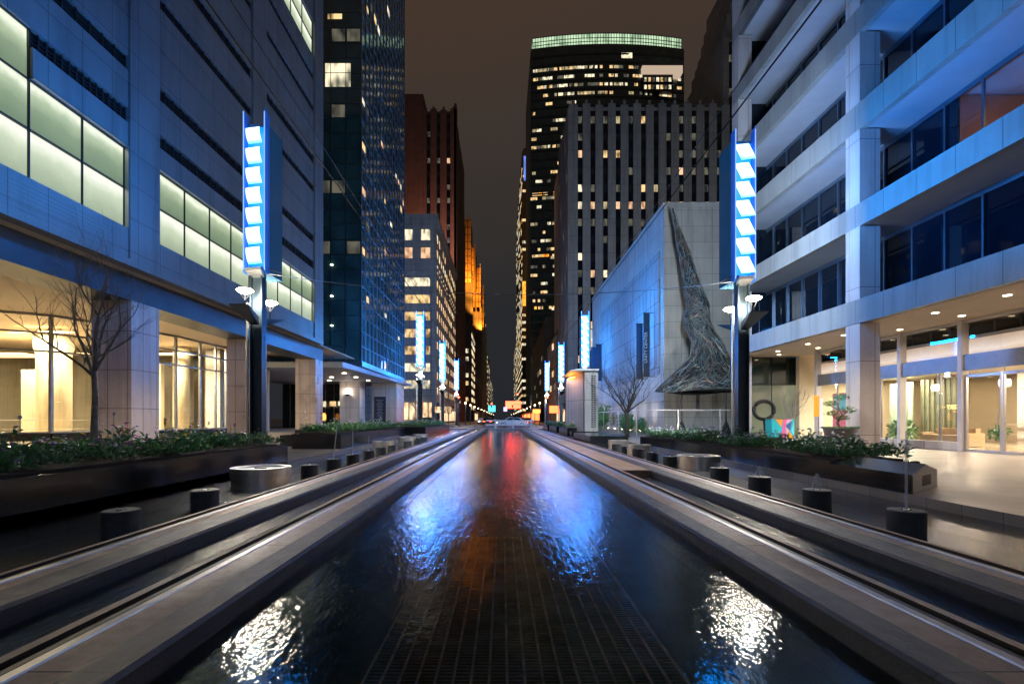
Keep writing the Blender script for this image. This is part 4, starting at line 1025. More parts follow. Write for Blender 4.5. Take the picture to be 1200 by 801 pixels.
b = MB(); b.lathe(-23.4, 64.8, [(.2, 1.0), (.28, 1.2), (.28, 1.7), (.15, 1.95)], 14); b.build('orange_lantern', orange_dim := emit('orange lantern glass', (1, .35, .04), 2.5), gt)
t = thing('directory_sign', 'dark blue directory board with faint text lines on the pale corner pier', 'sign', (-16.3, 65.9, 0))
b = MB(); b.box(-17.1, -15.55, 65.86, 65.96, .75, 4.15); b.build('board', plain('navy sign board', (.015, .03, .06), .3, .2, .1, 3), t)
b = MB()
for k in range(13): w_ = rg.uniform(.25, .55); b.box(-16.35-w_, -16.35+w_, 65.845, 65.858, 1.3+k*.2, 1.345+k*.2)
b.build('text_lines', plain('grey lettering', (.3, .36, .42), .5, 0, .1, 2), t)

# ================================================================== THEATRE WITH SCULPTURE
TX, TY0, TY1, TZ = 13.7, 42.0, 75.5, 19.4
th = thing('theatre', 'pale limestone hall with blank walls, uplit base and hanging blue banners', 'building', (20, 58, 0))
b = MB(); b.box(TX, 44, TY0, TY1, 0, TZ); b.build('walls', limestone, th)
b = MB(); b.box(TX-.08, 44.1, TY0-.08, TY1+.05, TZ-.25, TZ+.15); b.build('parapet', limestone, th)
b = MB()
n = 22
for k in range(n):
    y0 = 43.0+k*(68.6-43)/n; b.box(TX-.14, TX-.002, y0+.04, y0+(68.6-43)/n-.04, 5.1, 15.8)
b.build('ribbed_panels', limestone_rib, th)
b = MB(); b.box(TX-.1, TX-.003, TY0+.2, TY1-.3, 2.7, 2.82); b.build('string_course', limestone, th)
for k in range(8):
    y = 44.5+k*3.6
    b = MB(); b.lathe(TX-.35, y, [(.07, .02), (.09, .12)], 10); b.build('uplight', down_m, th)
    lamp('uplight_lamp', 'SPOT', (TX-.42, y, .2), 480, (1, .93, .80), th, .06, rot=(R(180), R(-6), 0), spot=R(75), blend=.9)
ban_m = plain('navy banner cloth', (.012, .045, .10), .7, 0, .2, 1.5)
for i, (x0, x1, y, z0, z1) in enumerate(((12.65, 13.2, 44.4, 5.0, 10.7), (12.65, 13.25, 46.8, 5.0, 10.2), (12.5, 13.3, 66.4, 6.3, 11.2), (12.5, 13.3, 70.0, 6.2, 11.3))):
    lab = ['tall navy banner with vertical white lettering on the theatre wall', 'plain navy banner hanging just left of the lettered one', 'narrow navy banner on the far part of the theatre wall, nearer of two', 'narrow navy banner farthest along the theatre wall'][i]
    t = thing('banner', lab, 'banner', ((x0+x1)/2, y, z0))
    b = MB(); b.box(x0, x1, y, y+.03, z0, z1); b.build('cloth', ban_m, t)
    b = MB(); b.tube([(x0-.05, y+.015, z1), (TX, y+.015, z1)], .03, 6); b.tube([(x0-.05, y+.015, z0), (TX, y+.015, z0)], .03, 6); b.build('bracket', black_metal, t)
    if i == 0: text_obj('UNITY CENTER', .40, plain('white lettering', (.6, .65, .7), .5, 0, .05, 2), ((x0+x1)/2-.08, y-.012, 7.6), (R(90), R(-90), 0), t, False, .004)

# woven funnel sculpture
sc = thing('sculpture', 'tall twisting woven wire funnel flaring into a wide canopy on poles', 'sculpture', (15.7, 38.6, 0))
SY = 38.6; U = SY/580.
prof = [(244, 787.5, 789.5), (262, 790, 794), (280, 793, 801), (300, 797, 810), (320, 800, 815), (340, 802, 823), (357, 806, 830), (368, 803, 830), (378, 802, 831), (388, 806, 836), (400, 812, 844), (415, 811, 851), (430, 799, 858), (443, 785, 866), (452, 775, 875), (459, 768, 884)]
rings = [((490-y)*U+1.25, ((a+c)/2-589)*U, (c-a)/2*U) for y, a, c in prof]
def ringpt(i, a, out=0):
    z, cx, r = rings[i]; ry = min(r*.95, 2.6); w = .12*math.sin(3*a)*(1 if i > 11 else 0)*(i-11)/4
    return (cx+(r+out)*math.cos(a), SY+(ry+out)*math.sin(a), z+w)
b = MB(); N = 40; vs = []; fs = []
for i in range(len(rings)): vs += [ringpt(i, 2*math.pi*k/N) for k in range(N)]
for i in range(len(rings)-1): fs += [(i*N+k, i*N+(k+1) % N, (i+1)*N+(k+1) % N, (i+1)*N+k) for k in range(N)]
vs += [ringpt(len(rings)-1, 2*math.pi*k/N, -.35)[:2]+(rings[-1][0]+.02,) for k in range(N)]; i = len(rings)-1
fs += [(i*N+k, i*N+(k+1) % N, (i+1)*N+(k+1) % N, (i+1)*N+k) for k in range(N)]
b._add(vs, fs); b.build('woven_skin', plain('dark woven mesh', (.028, .036, .045), .6, .2, .6, 2.5, .6), sc, True)
wires = [plain('teal wire', (.14, .25, .27), .6, 0), plain('silver wire', (.40, .42, .44), .6, 0), plain('copper wire', (.36, .16, .10), .4, .5), plain('bronze wire', (.20, .17, .13), .4, .4)]
b = MB(); rg = random.Random(5)
def surf(s_, a, out=.03):
    s_ = max(0, min(len(rings)-1.001, s_)); i = int(s_); f = s_-i; p, q = ringpt(i, a, out), ringpt(i+1, a, out)
    return tuple(p[k]*(1-f)+q[k]*f for k in range(3))
for k in range(1500):
    s0 = 15*rg.random()**.62; a0 = rg.uniform(math.pi*.9, math.pi*2.1); ds = rg.uniform(-1.3, 1.3); da = rg.uniform(-1, 1)*(1.3 if s0 < 8 else .35)
    b.m = rg.choice((0, 0, 1, 2, 3, 3)); pts = [surf(s0+ds*j/4+.1*math.sin(j), a0+da*j/4, .02+rg.random()*.05) for j in range(5)]
    b.tube(pts, .013 if b.m != 3 else .018, 3)
o = b.build('wires', wires, sc); o['kind'] = 'stuff'
for x, dy_ in ((13.6, -1.0), (16.7, -1.6), (18.4, -.6)):
    b = MB(); b.tube([(x, SY+dy_, 0), (x, SY+dy_, 3.75)], .06, 8); p = b.build('pole', black_metal, sc)
    b = MB(); b.lathe(x, SY+dy_, [(.52, 0), (.45, .12), (.07, 1.05)], 16); b.build('pole_foot', black_metal, p)
lamp('sculpture_light', 'SPOT', (10.5, 33, .4), 900, (1, .95, .85), None, .1, rot=(R(118), 0, R(-40)), spot=R(70), blend=.8)
# fence
fe = thing('mesh_fence', 'galvanised mesh fence with pale top rail in front of the theatre', 'fence', (14, 36, 0))
b = MB(); b.tube([(9.6, 35.5, 1.85), (21.5, 35.5, 1.85)], .035, 6); b.tube([(9.6, 35.5, 1.85), (9.6, 60, 1.85)], .035, 6); b.build('top_rail', post_white, fe)
for x in (9.6, 12.6, 15.6, 18.6, 21.5):
    b = MB(); b.tube([(x, 35.5, 0), (x, 35.5, 1.9)], .035, 6); b.build('post', post_white, fe)
for y in (41, 47, 53, 59):
    b = MB(); b.tube([(9.6, y, 0), (9.6, y, 1.9)], .035, 6); b.build('post', post_white, fe)
b = MB()
for k in range(80):
    x = 9.6+k*.15; b.tube([(x, 35.5, .05), (x+.9 if x+.9 < 21.5 else 21.5, 35.5, 1.8)], .0035, 3); b.tube([(x+.9 if x+.9 < 21.5 else 21.5, 35.49, .05), (x, 35.49, 1.8)], .0035, 3)
b.build('mesh', mull, fe)
bare_tree('bare spreading tree in front of the pale theatre wall', 8.3, 33, 0, 6.6, 7.5, 1.7, .12, 21, 6, bark=silhouette_bark)
for i, (x, y, r, h) in enumerate(((10.6, 43, .75, 1.7), (11.6, 45, .7, 1.6), (11.9, 42.4, .6, 1.2))):
    bush(['taller clipped round bush at the foot of the theatre wall', 'clipped bush behind the other two by the theatre wall', 'smallest clipped round bush by the theatre wall'][i], x, y, 0, r*.8, h, 420, (0, 0, 1), .16)
bush('loose white flowering shrub between the station pylon and the theatre', 10.0, 52, 0, 1.8, 2.6, 700, (0, 2, 2), .3)

# station pylon
sp = thing('station_pylon', 'tall pale station pylon with a perforated dark panel and lit warm niche', 'pylon', (5.6, 37, 0))
b = MB(); b.box(6.0, 6.95, 36.0, 36.5, .3, 4.6); b.build('perforated_face', panel_w, sp)
b = MB()
for k in range(24):
    for j in range(2): b.box(6.45+j*.2, 6.57+j*.2, 35.97, 35.998, .6+k*.16, .69+k*.16)
b.build('perforations', louvre_m, sp)
b = MB(); b._add([(5.95, 36.5, .3), (5.05, 39.5, .3), (5.05, 39.5, 4.35), (5.95, 36.5, 4.75), (6.35, 36.5, .3), (5.45, 39.5, .3), (5.45, 39.5, 4.35), (6.35, 36.5, 4.75)], [(0, 1, 2, 3), (7, 6, 5, 4), (0, 4, 5, 1), (1, 5, 6, 2), (2, 6, 7, 3), (3, 7, 4, 0)])
b.build('side_wall', panel_w, sp)
b = MB(); b._add([(4.9, 35.9, 4.72), (7.0, 35.9, 4.72), (7.0, 39.8, 4.5), (4.75, 39.8, 4.5), (5.4, 35.9, 4.85), (7.0, 35.9, 4.85), (7.0, 39.8, 4.63), (4.75, 39.8, 4.63)], [(3, 2, 1, 0), (4, 5, 6, 7), (0, 1, 5, 4), (1, 2, 6, 5), (2, 3, 7, 6), (3, 0, 4, 7)]); b.build('roof', white_paint, sp)
b = MB(); b.box(5.0, 6.96, 35.98, 39.8, 0, .3); b.build('plinth', black_granite, sp)
lamp('niche_light', 'AREA', (5.0, 38, 4.3), 28, (1, .6, .35), sp, .3, 2.5)
b = MB(); b.box(5.1, 5.4, 36.8, 39.2, 4.3, 4.36); b.build('niche_lamp', orange_m, sp)

# ================================================================== RIGHT DECO TOWER
dt = thing('art_deco_tower', 'grey stone stepped art deco tower with vertical piers and scattered lit windows', 'building', (30, 104, 0))
X0, YF = 14.0, 104.0; pitch = 2.66; fh = 3.6
def deco(root, x0, nb, yf, zt, yb, pitch=2.66, fh=3.6, stone=deco_stone, lit=.12, litm=(w_warm, w_soft, w_white, w_peach), side=None, seed=1, lowz=0, pier=.55, wd=1.05):
    rg = random.Random(seed); x1 = x0+nb*pitch+pier*pitch*.5
    b = MB(); b.box(x0, x1, yf+.35, yb, lowz, zt-1.2); b.build('wall', stone, root)
    b = MB()
    for k in range(nb+1):
        xc = x0+k*pitch+.4; w_ = (pitch-wd)/2
        b.box(max(x0, xc-w_), xc+w_, yf, yf+.349, lowz, zt-.9+(.3 if k % 2 else 0)); b.box(xc-w_*.3, xc+w_*.3, yf+.1, yf+.9, zt-.9, zt+.15)
    b.build('piers', stone, root)
    b = MB()
    for k in range(nb): xc = x0+(k+.5)*pitch+.4; b.box(xc-wd/2+.01, xc+wd/2-.01, yf+.3, yf+.36, lowz+4, zt-2)
    b.build('spandrel_strips', navy_glass, root)
    it = []; nf = int((zt-lowz-2)/fh)
    for k in range(nb):
        xc = x0+(k+.5)*pitch+.4
        for f_ in range(nf):
            z = lowz+1.8+f_*fh
            if z < 5: continue
            m_ = rg.choice(litm) if rg.random() < (.85 if (lit > .15 and f_ in (12, 5)) else lit) else None
            it.append((xc, yf+.33, z+1.1, wd*.78, 1.5, 0, m_ or (dk_glass if rg.random() < .6 else w_dim)))
    return it, x1
it, x1 = deco(dt, X0+.6, 12, YF, 68, 140, lit=.22, seed=4)
# known rows of lit windows
it2, x2 = deco(dt, x1+.02, 5, YF+2, 84, 140, lit=.16, seed=9)
# side face towards the street
b = MB(); b.box(X0, X0+.58, YF, 121, 0, 67.2); b.build('wall', deco_stone, dt)
b = MB()
for k in range(7): y = YF+k*2.7; b.box(X0-.3, X0-.002, y, y+1.3, 0, 66.5)
b.build('piers', deco_stone, dt)
rg = random.Random(8)
for k in range(6):
    for f_ in range(1, 18):
        it.append((X0-.0, YF+k*2.7+2, 1.8+f_*fh+1.1, 1.0, 1.9, HALF, rg.choice((w_warm, w_white)) if rg.random() < .12 else dk_glass))
steps = [(x1+1.6, 88, 108), (x1+3.2, 92, 110), (x1+4.8, 96, 112), (x1+6.4, 101, 114), (x1+8, 106, 116), (x1+9.6, 112, 118)]
for x, z, y in steps:
    b = MB(); b.box(x, 62, y, y+20, 60, z); b.build('setback', deco_stone, dt)
    b = MB()
    for k in range(3): b.box(x+k*1.6, x+k*1.6+.8, y-.3, y-.001, 60, z+1.2)
    b.build('setback_piers', deco_stone, dt)
put_windows(dt, it+it2, depth=.1)
lamp('deco_fill', 'AREA', (24, 70, 21), 2000, (.88, .92, .88), dt, 3, 12, rot=(R(112), 0, 0))  # added fills brighten the deco tower; no roof fixtures are built
lamp('deco_fill', 'AREA', (38, 70, 21), 1700, (.88, .92, .88), dt, 3, 12, rot=(R(112), 0, 0))

# ================================================================== CURVED GLASS TOWER (lit crown)
ct = thing('curved_tower', 'tall dark glass tower with curved front and a glowing pale green crown', 'building', (44, 215, 0))
CX0, CX1, CY, CH = 12.0, 77.0, 210.0, 163.0
def arc(u, out=0): # front curve, u 0..1
    x = CX0+(CX1-CX0)*u; s_ = 3*(1-(2*u-1)**2); sl = math.atan2(-14*(1-2*u)*2/(CX1-CX0)*1.0, 1)
    return x, CY-s_-out, math.atan(-(3*4*(1-2*u))/(CX1-CX0))
N = 28; pts = [arc(k/N)[:2] for k in range(N+1)]
b = MB(); b.prism(pts+[(CX1, CY+45), (CX0, CY+45)], 0, CH-5.2); b.build('glazing', tower_glass, ct)
b = MB(); pc = [(CX0+.8+(x-CX0)*.975, y+.8) for x, y in pts]; b.prism(pc+[(CX1-.8, CY+44), (CX0+.8, CY+44)], CH-5.2, CH-.4); b.build('glass_crown', crown_m, ct)
b = MB()
for k in range(57):
    u = k/56; x, y, a = arc(u); x = CX0+.8+(x-CX0)*.975; b.box(x-.09, x+.09, y+.5, y+.9, CH-5.2, CH)
for z in (CH-5.1, CH-3.6, CH-2.1, CH-.3):
    q = poly_wall([(p[0], p[1]-.1) for p in pc], z-.1, z+.1, .2); b._add(q.v, q.f)
b.build('crown_frame', mull_dark, ct)
b = MB(); z = 6
while z < CH-6:
    q = poly_wall([(x, y-.06) for x, y in pts], z-.35, z+.35, .15); b._add(q.v, q.f); z += 3.6
b.box(CX0-.06, CX0-.001, CY, CY+45, 0, CH-5.2); b.build('floor_bands', teal_band, ct)
rg = random.Random(2); it = []
def row(z, u0, u1, p, mt, h=1.15):
    k = u0
    while k < u1:
        if rg.random() < p:
            w_ = rg.choice((1.0, 1.4, 2.0, 2.8)); x, y, a = arc(k); it.append((x, y-.04, z, w_, h, a, rg.choice(mt)))
        k += 2.1/(CX1-CX0)
wm_ = (w_warm, w_white, w_dim, w_soft)
zf = lambda k: 7.8+3.6*k
for k in range(2, 42):
    z = zf(k)
    if z > 150: continue
    if z > 135: row(z, .03, .99, .66, wm_)
    elif z > 60: row(z, .02, .3, .30 if k % 3 else .6, wm_)
    else: row(z, .02, .3, .22, wm_)
it.append((52, arc(.62)[1]-.05, 153, 4.5, 2.2, 0, w_white))
for k, z in enumerate((48, 70, 96)): row(z, .03, .28, .9, (w_warm, w_orange))
put_windows(ct, it, depth=.12)
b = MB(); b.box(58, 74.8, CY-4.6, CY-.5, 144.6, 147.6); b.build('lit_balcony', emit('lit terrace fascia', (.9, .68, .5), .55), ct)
b = MB(); b.box(58.5, 71, CY-3.6, CY-.6, 137.5, 144.5); b.build('terrace_room', mull_dark, ct)
for z in (139.3, 142.4):
    for k in range(7): put_windows(ct, [(59.6+k*1.7, CY-3.62, z, 1.1, 1.7, 0, (w_warm, w_white, w_dim)[(k*5+int(z)) % 3])], depth=.1)

# slim tower at the street's right
def slab_tower(name, label, x0, x1, y0, y1, h, mat, rowp, mts, seed, fh=3.6, faceX=None, side=True, w=1.6, hh=1.5, extra=None, front_p=None, cat='building', lim=None):
    t = thing(name, label, cat, ((x0+x1)/2, (y0+y1)/2, 0)); rg = random.Random(seed)
    b = MB(); b.box(x0, x1, y0, y1, 0, h); b.build('wall', mat, t)
    b = MB(); b.box(x0+.8, x1-.8, y0+.8, y1-.8, h, h+2.2); b.build('roof', far_stone, t)
    it = []; sx_ = x0 if x0 > 0 else x1; nf = int((h-4)/fh)
    b = MB()
    for f_ in range(nf+1):
        z = 4+f_*fh; b.box(sx_-.12, sx_+.12, y0, y1, z-.25, z+.0) if side else None; b.box(x0, x1, y0-.12, y0-.001, z-.25, z)
    b.build('floor_bands', mat, t)
    for f_ in range(nf):
        z = 4+f_*fh+fh*.5; p = rowp(z, rg)
        if side:
            y = y0+2
            while y < y1-2:
                if rg.random() < p: it.append((sx_, y, z, w*2, hh, HALF, rg.choice(mts)))
                y += w*3.4
        x = x0+1.2; pf = p if front_p is None else front_p
        while x < x1-1:
            if rg.random() < pf: it.append((x, y0, z, w, hh, 0, rg.choice(mts)))
            x += w*1.35
    put_windows(t, it, depth=.3, cap=lim or 100)
    return t
t = slab_tower('slim_tower', 'slim distant tower with a blue screen at its top and bright banded floors', 11.2, 22, 285, 400, 155, far_stone, lambda z, r: .75 if z < 75 else .4, (w_warm, w_white, w_white), 31, 4.2, w=2, hh=1.4)
b = MB(); b.box(12.2, 15.6, 284.7, 284.99, 138, 152); b.build('blue_screen', w_blue, t)
b = MB(); b.box(11.3, 15.4, 284.6, 284.98, 66, 80); b.build('red_screen', w_orange, t)
slab_tower('office_block', 'dark grey office slab behind the slim tower at the end of the street', 11.6, 24, 410, 520, 66, far_stone, lambda z, r: .5, (w_white, w_warm, w_dim), 32, 3.6, w=2.4)
slab_tower('office_block', 'low dark block between the slim tower and the deco tower', 12.5, 22, 150, 205, 30, far_stone, lambda z, r: .12, (w_warm, w_dim), 33, 3.6)
slab_tower('office_block', 'small dark block below the curved glass tower by the street', 13.4, 26, 124, 148, 22, deco_stone, lambda z, r: .3, (store_m, w_warm, w_dim), 34, 3.6)

# ================================================================== LEFT SIDE, FARTHER BUILDINGS
bt = thing('brick_tower', 'dark reddish brown art deco tower with stepped top on the left', 'building', (-40, 160, 0))
b = MB(); b.box(-62, -23.8, 148.5, 186, 0, 98.5); b.build('wall', brown_brick, bt)
it, x1 = deco(bt, -24.2+.0, 3, 149, 95, 186, 3.0, 4.0, brown_brick, .03, (w_peach,), seed=12, wd=1.1)
for k in range(8):
    y = 149+k*4.6; b = MB(); b.box(-14.6, -13.9, y, y+3.6, 0, 96-k*3.2-(k % 2)); b.build('side_pier', brown_brick, bt)
b = MB(); b.box(-22, -14.4, 149.5, 186, 0, 66); b.build('wall', brown_brick, bt)
put_windows(bt, it, depth=.1)
ab = thing('arched_building', 'pale stone block with arched window bays and dotted lights, lit blue', 'building', (-24, 104, 0))
AY = 104.0
b = MB(); b.box(-36, -14, AY+.4, 148, 0, 43.2); b.build('wall', white_stone, ab)
b = MB(); b.box(-36, -13.6, AY, 148.2, 42.6, 44.2); b.box(-36, -13.8, AY+.1, 148, 32.5, 33.1); b.build('cornice', white_stone, ab)
# front wall with tall arched recess
b = MB(); b.box(-36, -21.2, AY, AY+.4, 6, 42.6); b.box(-14.9, -14, AY, AY+.4, 0, 42.6); b.box(-21.2, -14.9, AY, AY+.4, 33.1, 42.6)
n = 10; cxa, ra = -18.05, 3.15
for k in range(n):
    a0, a1 = math.pi*k/n, math.pi*(k+1)/n
    xa, za, xb, zb = cxa+ra*math.cos(a0), 29+ra*math.sin(a0), cxa+ra*math.cos(a1), 29+ra*math.sin(a1)
    b._add([(xa, AY, za), (xb, AY, zb), (xb, AY, 33.1), (xa, AY, 33.1), (xa, AY+.4, za), (xb, AY+.4, zb), (xb, AY+.4, 33.1), (xa, AY+.4, 33.1)], [(0, 1, 2, 3), (7, 6, 5, 4), (0, 4, 5, 1)])
b.build('arched_front', white_stone, ab)
it = []; rg = random.Random(77)
for z in (36.0, 39.8):
    for x in (-19.9, -16.2): it.append((x, AY-.02, z, 1.9, 2.2, 0, w_peach if z < 38 else w_white))
for f_ in range(7):
    z = 8.4+f_*3.6
    it.append((cxa, AY+.36, z, 5.4, 1.7, 0, rg.choice((w_warm, w_white, w_peach))))
for k in range(12):
    for f_ in range(11):
        z = 6.5+f_*3.25
        it.append((-14.0, AY+2.2+k*3.55, z+.6, 1.3, 1.5, HALF, rg.choice((w_warm, w_white, w_warm, w_peach)) if rg.random() < .85 else dk_glass))
put_windows(ab, it, depth=.12)
b = MB()
for k in range(5): b.box(-20.9+k*1.35, -19.9+k*1.35, AY+.1, AY+.3, 1, 4.6)
b.build('shop_front', store_m, ab)
# orange floodlit crown tower
ot = thing('floodlit_tower', 'distant stepped gothic tower with its crown floodlit orange', 'building', (-18, 225, 0))
b = MB(); b.box(-30, -13.4, 222, 250, 0, 66); b.build('wall', far_stone, ot)
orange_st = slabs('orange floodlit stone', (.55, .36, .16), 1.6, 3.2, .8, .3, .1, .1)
for x0, x1, y0, z0, z1 in ((-18.3, -14.3, 221, 62, 90), (-16, -12.4, 223, 58, 78), (-14, -10.2, 226, 50, 70), (-12, -9.0, 232, 44, 62)):
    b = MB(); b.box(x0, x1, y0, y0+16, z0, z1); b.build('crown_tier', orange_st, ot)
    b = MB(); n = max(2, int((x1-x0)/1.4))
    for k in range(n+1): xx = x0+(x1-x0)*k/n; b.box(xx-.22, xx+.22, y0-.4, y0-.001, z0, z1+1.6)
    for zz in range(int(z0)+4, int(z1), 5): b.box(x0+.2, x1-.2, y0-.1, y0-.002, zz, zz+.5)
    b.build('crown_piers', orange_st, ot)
    lamp('crown_flood', 'SPOT', ((x0+x1)/2+1, y0-9, z0-2), 18000, (1, .33, .03), ot, .5, rot=(R(128), 0, 0), spot=R(100), blend=.6)
b = MB(); b.box(-13.4, -9.5, 226, 300, 0, 52); b.build('lower_wing', far_stone, ot)
lamp('brick_fill', 'AREA', (-19, 135, 46), 5000, (1, .5, .38), bt, 10, 4, rot=(R(115), 0, 0))  # added fill that warms and brightens the brick tower
t = slab_tower('office_block', 'mid-rise with two columns of small bright windows below the orange tower', -22, -12.4, 196, 221, 39, far_stone, lambda z, r: .8, (w_white, w_warm), 41, 3.2, w=1.0, hh=1.6, front_p=.55)
slab_tower('office_block', 'grey tower with blank pale upper wall behind the floodlit tower', -24, -12, 305, 360, 74, far_stone, lambda z, r: .12, (w_dim, w_warm), 42, 3.6)
slab_tower('office_block', 'dark tower near the far left end of the street', -24, -12, 380, 460, 52, far_stone, lambda z, r: .3, (w_white, w_dim, w_warm), 43, 3.6)
slab_tower('office_block', 'lowest dark tower at the far left end of the street', -24, -12.5, 480, 640, 40, far_stone, lambda z, r: .3, (w_white, w_dim), 44, 3.6, lim=60)

# ================================================================== STREET FURNITURE AT THE CROSSING
t = thing('barrier', 'white barrier rail across the far end of the pool', 'barrier', (PC, 62.4, 0))
for z in (.45, .98):
    b = MB(); b.box(-2.1, 4.0, 62.38, 62.44, z-.09, z+.09); b.build('rail', white_paint, t)
for x in (-.9, 1.35, 3.6):
    b = MB(); b.box(x-.11, x+.11, 62.32, 62.5, 0, 1.15); b.build('post', white_paint, t)
def signal(x, y, label, h=4.6, arm=0):
    t = thing('traffic_light', label, 'traffic light', (x, y, 0), 'traffic lights at the crossing')
    b = MB(); b.tube([(x, y, 0), (x, y, h)], .07, 8)
    if arm: b.tube([(x, y, h), (x+arm, y, h+.15)], .05, 6)
    b.build('pole', tower_metal, t)
    xh = x+arm
    b = MB(); b.box(xh-.17, xh+.17, y-.2, y-.02, h-.75, h+.3); hd = b.build('signal_head', black_metal, t)
    for k in range(3):
        b = MB(); cz = h+.13-k*.33
        n = 14; b._add([(xh+.11*math.cos(6.283*i/n), y-.215, cz+.11*math.sin(6.283*i/n)) for i in range(n)]+[(xh+.11*math.cos(6.283*i/n), y-.2, cz+.11*math.sin(6.283*i/n)) for i in range(n)], [tuple(range(n))]+[(i, n+i, n+(i+1) % n, (i+1) % n) for i in range(n)])
        b.build('lens', red_m if k == 0 else dk_glass, hd)
    return t
signal(-6.8, 77, 'traffic light on the left kerb beyond the crossing, red lit', 4.4)
signal(7.0, 77.5, 'traffic light on the right kerb beyond the crossing, red lit', 4.4)
signal(4.6, 80, 'traffic light on a mast arm above the right lane, red lit', 5.0, -2.2)
signal(-4.6, 118, 'traffic light at the next junction on the left, red lit', 4.6, 2)
signal(5.0, 120, 'traffic light at the next junction on the right, red lit', 4.6, -2.6)
t = thing('crossing_sign', 'small square lit sign on a dark post behind the white barrier', 'sign', (.35, 63, 0))
b = MB(); b.tube([(.35, 63.0, 0), (.35, 63.0, 2.6)], .05, 8); b.build('post', black_metal, t)
b = MB(); b.box(.12, .58, 62.9, 62.94, 2.15, 2.7); b.build('sign_plate', emit('violet white sign', (.75, .6, 1), 1.3), t)
# cars
def car(x, y, ang, paint, label, tail=True):
    t = thing('car', label, 'car', (0, 0, 0)); L = 4.5
    prof = [(-2.25, .35), (-2.22, .75), (-1.75, .9), (-1.1, 1.38), (.55, 1.42), (1.25, .95), (2.05, .82), (2.25, .6), (2.25, .35)]
    b = MB(); b.extr(prof, -.86, .86, 'x'); b2 = MB()
    b.v = [(x_, y_, z_) if z_ < 1 else (x_*.8, y_, z_) for x_, y_, z_ in b.v]; b.build('body', paint, t)
    for s_ in (-1, 1):
        b = MB(); b._add([(s_*.875, -1.4, .92), (s_*.875, 1.1, .95), (s_*.76, .5, 1.34), (s_*.76, -1.0, 1.31), (s_*.85, -1.4, .92), (s_*.85, 1.1, .95), (s_*.73, .5, 1.34), (s_*.73, -1.0, 1.31)], [(0, 1, 2, 3), (7, 6, 5, 4), (0, 4, 5, 1), (1, 5, 6, 2), (2, 6, 7, 3), (3, 7, 4, 0)]); b.build('side_window', dk_glass, t)
        for yy in (-1.4, 1.4):
            b = MB(); n = 18; b._add([(s_*.88, yy+.32*math.cos(6.283*i/n), .32+.32*math.sin(6.283*i/n)) for i in range(n)]+[(s_*.66, yy+.32*math.cos(6.283*i/n), .32+.32*math.sin(6.283*i/n)) for i in range(n)], [tuple(range(n)), tuple(range(n, 2*n))[::-1]]+[(i, (i+1) % n, n+(i+1) % n, n+i) for i in range(n)]); w = b.build('wheel', black_metal, t)
            b = MB(); b._add([(s_*.89, yy+.19*math.cos(6.283*i/n), .32+.19*math.sin(6.283*i/n)) for i in range(n)]+[(s_*.87, yy+.19*math.cos(6.283*i/n), .32+.19*math.sin(6.283*i/n)) for i in range(n)], [tuple(range(n))]+[(i, (i+1) % n, n+(i+1) % n, n+i) for i in range(n)]); b.build('rim', steel, w)
        b = MB(); b.box(s_*.62-.16, s_*.62+.16, -2.28, -2.2, .62, .76); b.build('tail_light', tail_m, t)
        b = MB(); b.box(s_*.62-.16, s_*.62+.16, 2.18, 2.26, .56, .7); b.build('headlight', head_m, t)
    b = MB(); b._add([(-.72, -1.72, .93), (.72, -1.72, .93), (.62, -1.13, 1.36), (-.62, -1.13, 1.36), (-.72, -1.69, .90), (.72, -1.69, .90), (.62, -1.1, 1.33), (-.62, -1.1, 1.33)], [(0, 1, 2, 3), (7, 6, 5, 4)]); b.build('rear_window', dk_glass, t)
    t.location = (x, y, 0); t.rotation_euler = (0, 0, ang); return t
tail_m = emit('tail light', (1, .04, .01), 25); head_m = emit('headlight', (1, .92, .8), 12)
silver = plain('silver paint', (.6, .6, .65), .25, .3, .05, 2); dred = plain('dark red paint', (.25, .02, .02), .25, .2, .05, 2); dkp = plain('dark car paint', (.03, .03, .04), .2, .3, .05, 2)
car(1.4, 72.5, R(90), silver, 'silver saloon car crossing behind the white barrier')
car(3.2, 92, 0, dred, 'dark red car with bright tail lights beyond the crossing')
car(-3.0, 99, 0, dkp, 'dark car with tail lights on the left lane beyond the crossing')
car(2.6, 128, 0, dkp, 'distant dark car with tail lights near the next junction')
car(-4.6, 112, R(180), silver, 'distant pale car with bright headlights coming up the left lane')
car(-3.4, 138, R(180), dkp, 'farther dark car with headlights near the end of the left lane')
car(5.2, 104, 0, dkp, 'dark car with red tail lights close to the right kerb')
car(-10.5, 69, R(-90), dkp, 'dark car waiting on the cross street at left', False)
# small street lamps down the street
def globe(x, y, label):
    t = thing('street_lamp', label, 'street lamp', (x, y, 0), 'small street lamps down the far street')
    b = MB(); b.tube([(x, y, 0), (x, y, 3.9)], [.09, .05], 8); b.build('pole', tower_metal, t)
    b = MB(); b.ball((x, y, 4.1), .14, 12); b.build('globe', globe_m, t, True); return t
globe_m = emit('globe lamp', (1, .72, .38), 16)
g0 = None
k = 0
for y in (78, 92, 106, 122, 140, 162, 188, 220, 260, 310, 380):
    for s_ in (-1, 1):
        lab = f'small warm globe lamp, number {k//2+1} down the far {"left" if s_ < 0 else "right"} pavement'
        lab = f'warm globe street lamp on the far {"left" if s_ < 0 else "right"} pavement'
        if g0 is None: g0 = globe(s_*6.9, y, lab); o = g0
        else: o = copy_tree(g0, (s_*6.9, y, 0), lab)
        if y < 130 and s_ > 0: lamp('globe_light', 'POINT', (s_*6.6, y, 3.7), 120, (1, .7, .4), None, .2)
        if y < 130 and s_ < 0: lamp('globe_light', 'POINT', (s_*6.6, y, 3.7), 120, (1, .75, .5), None, .2)
        k += 1
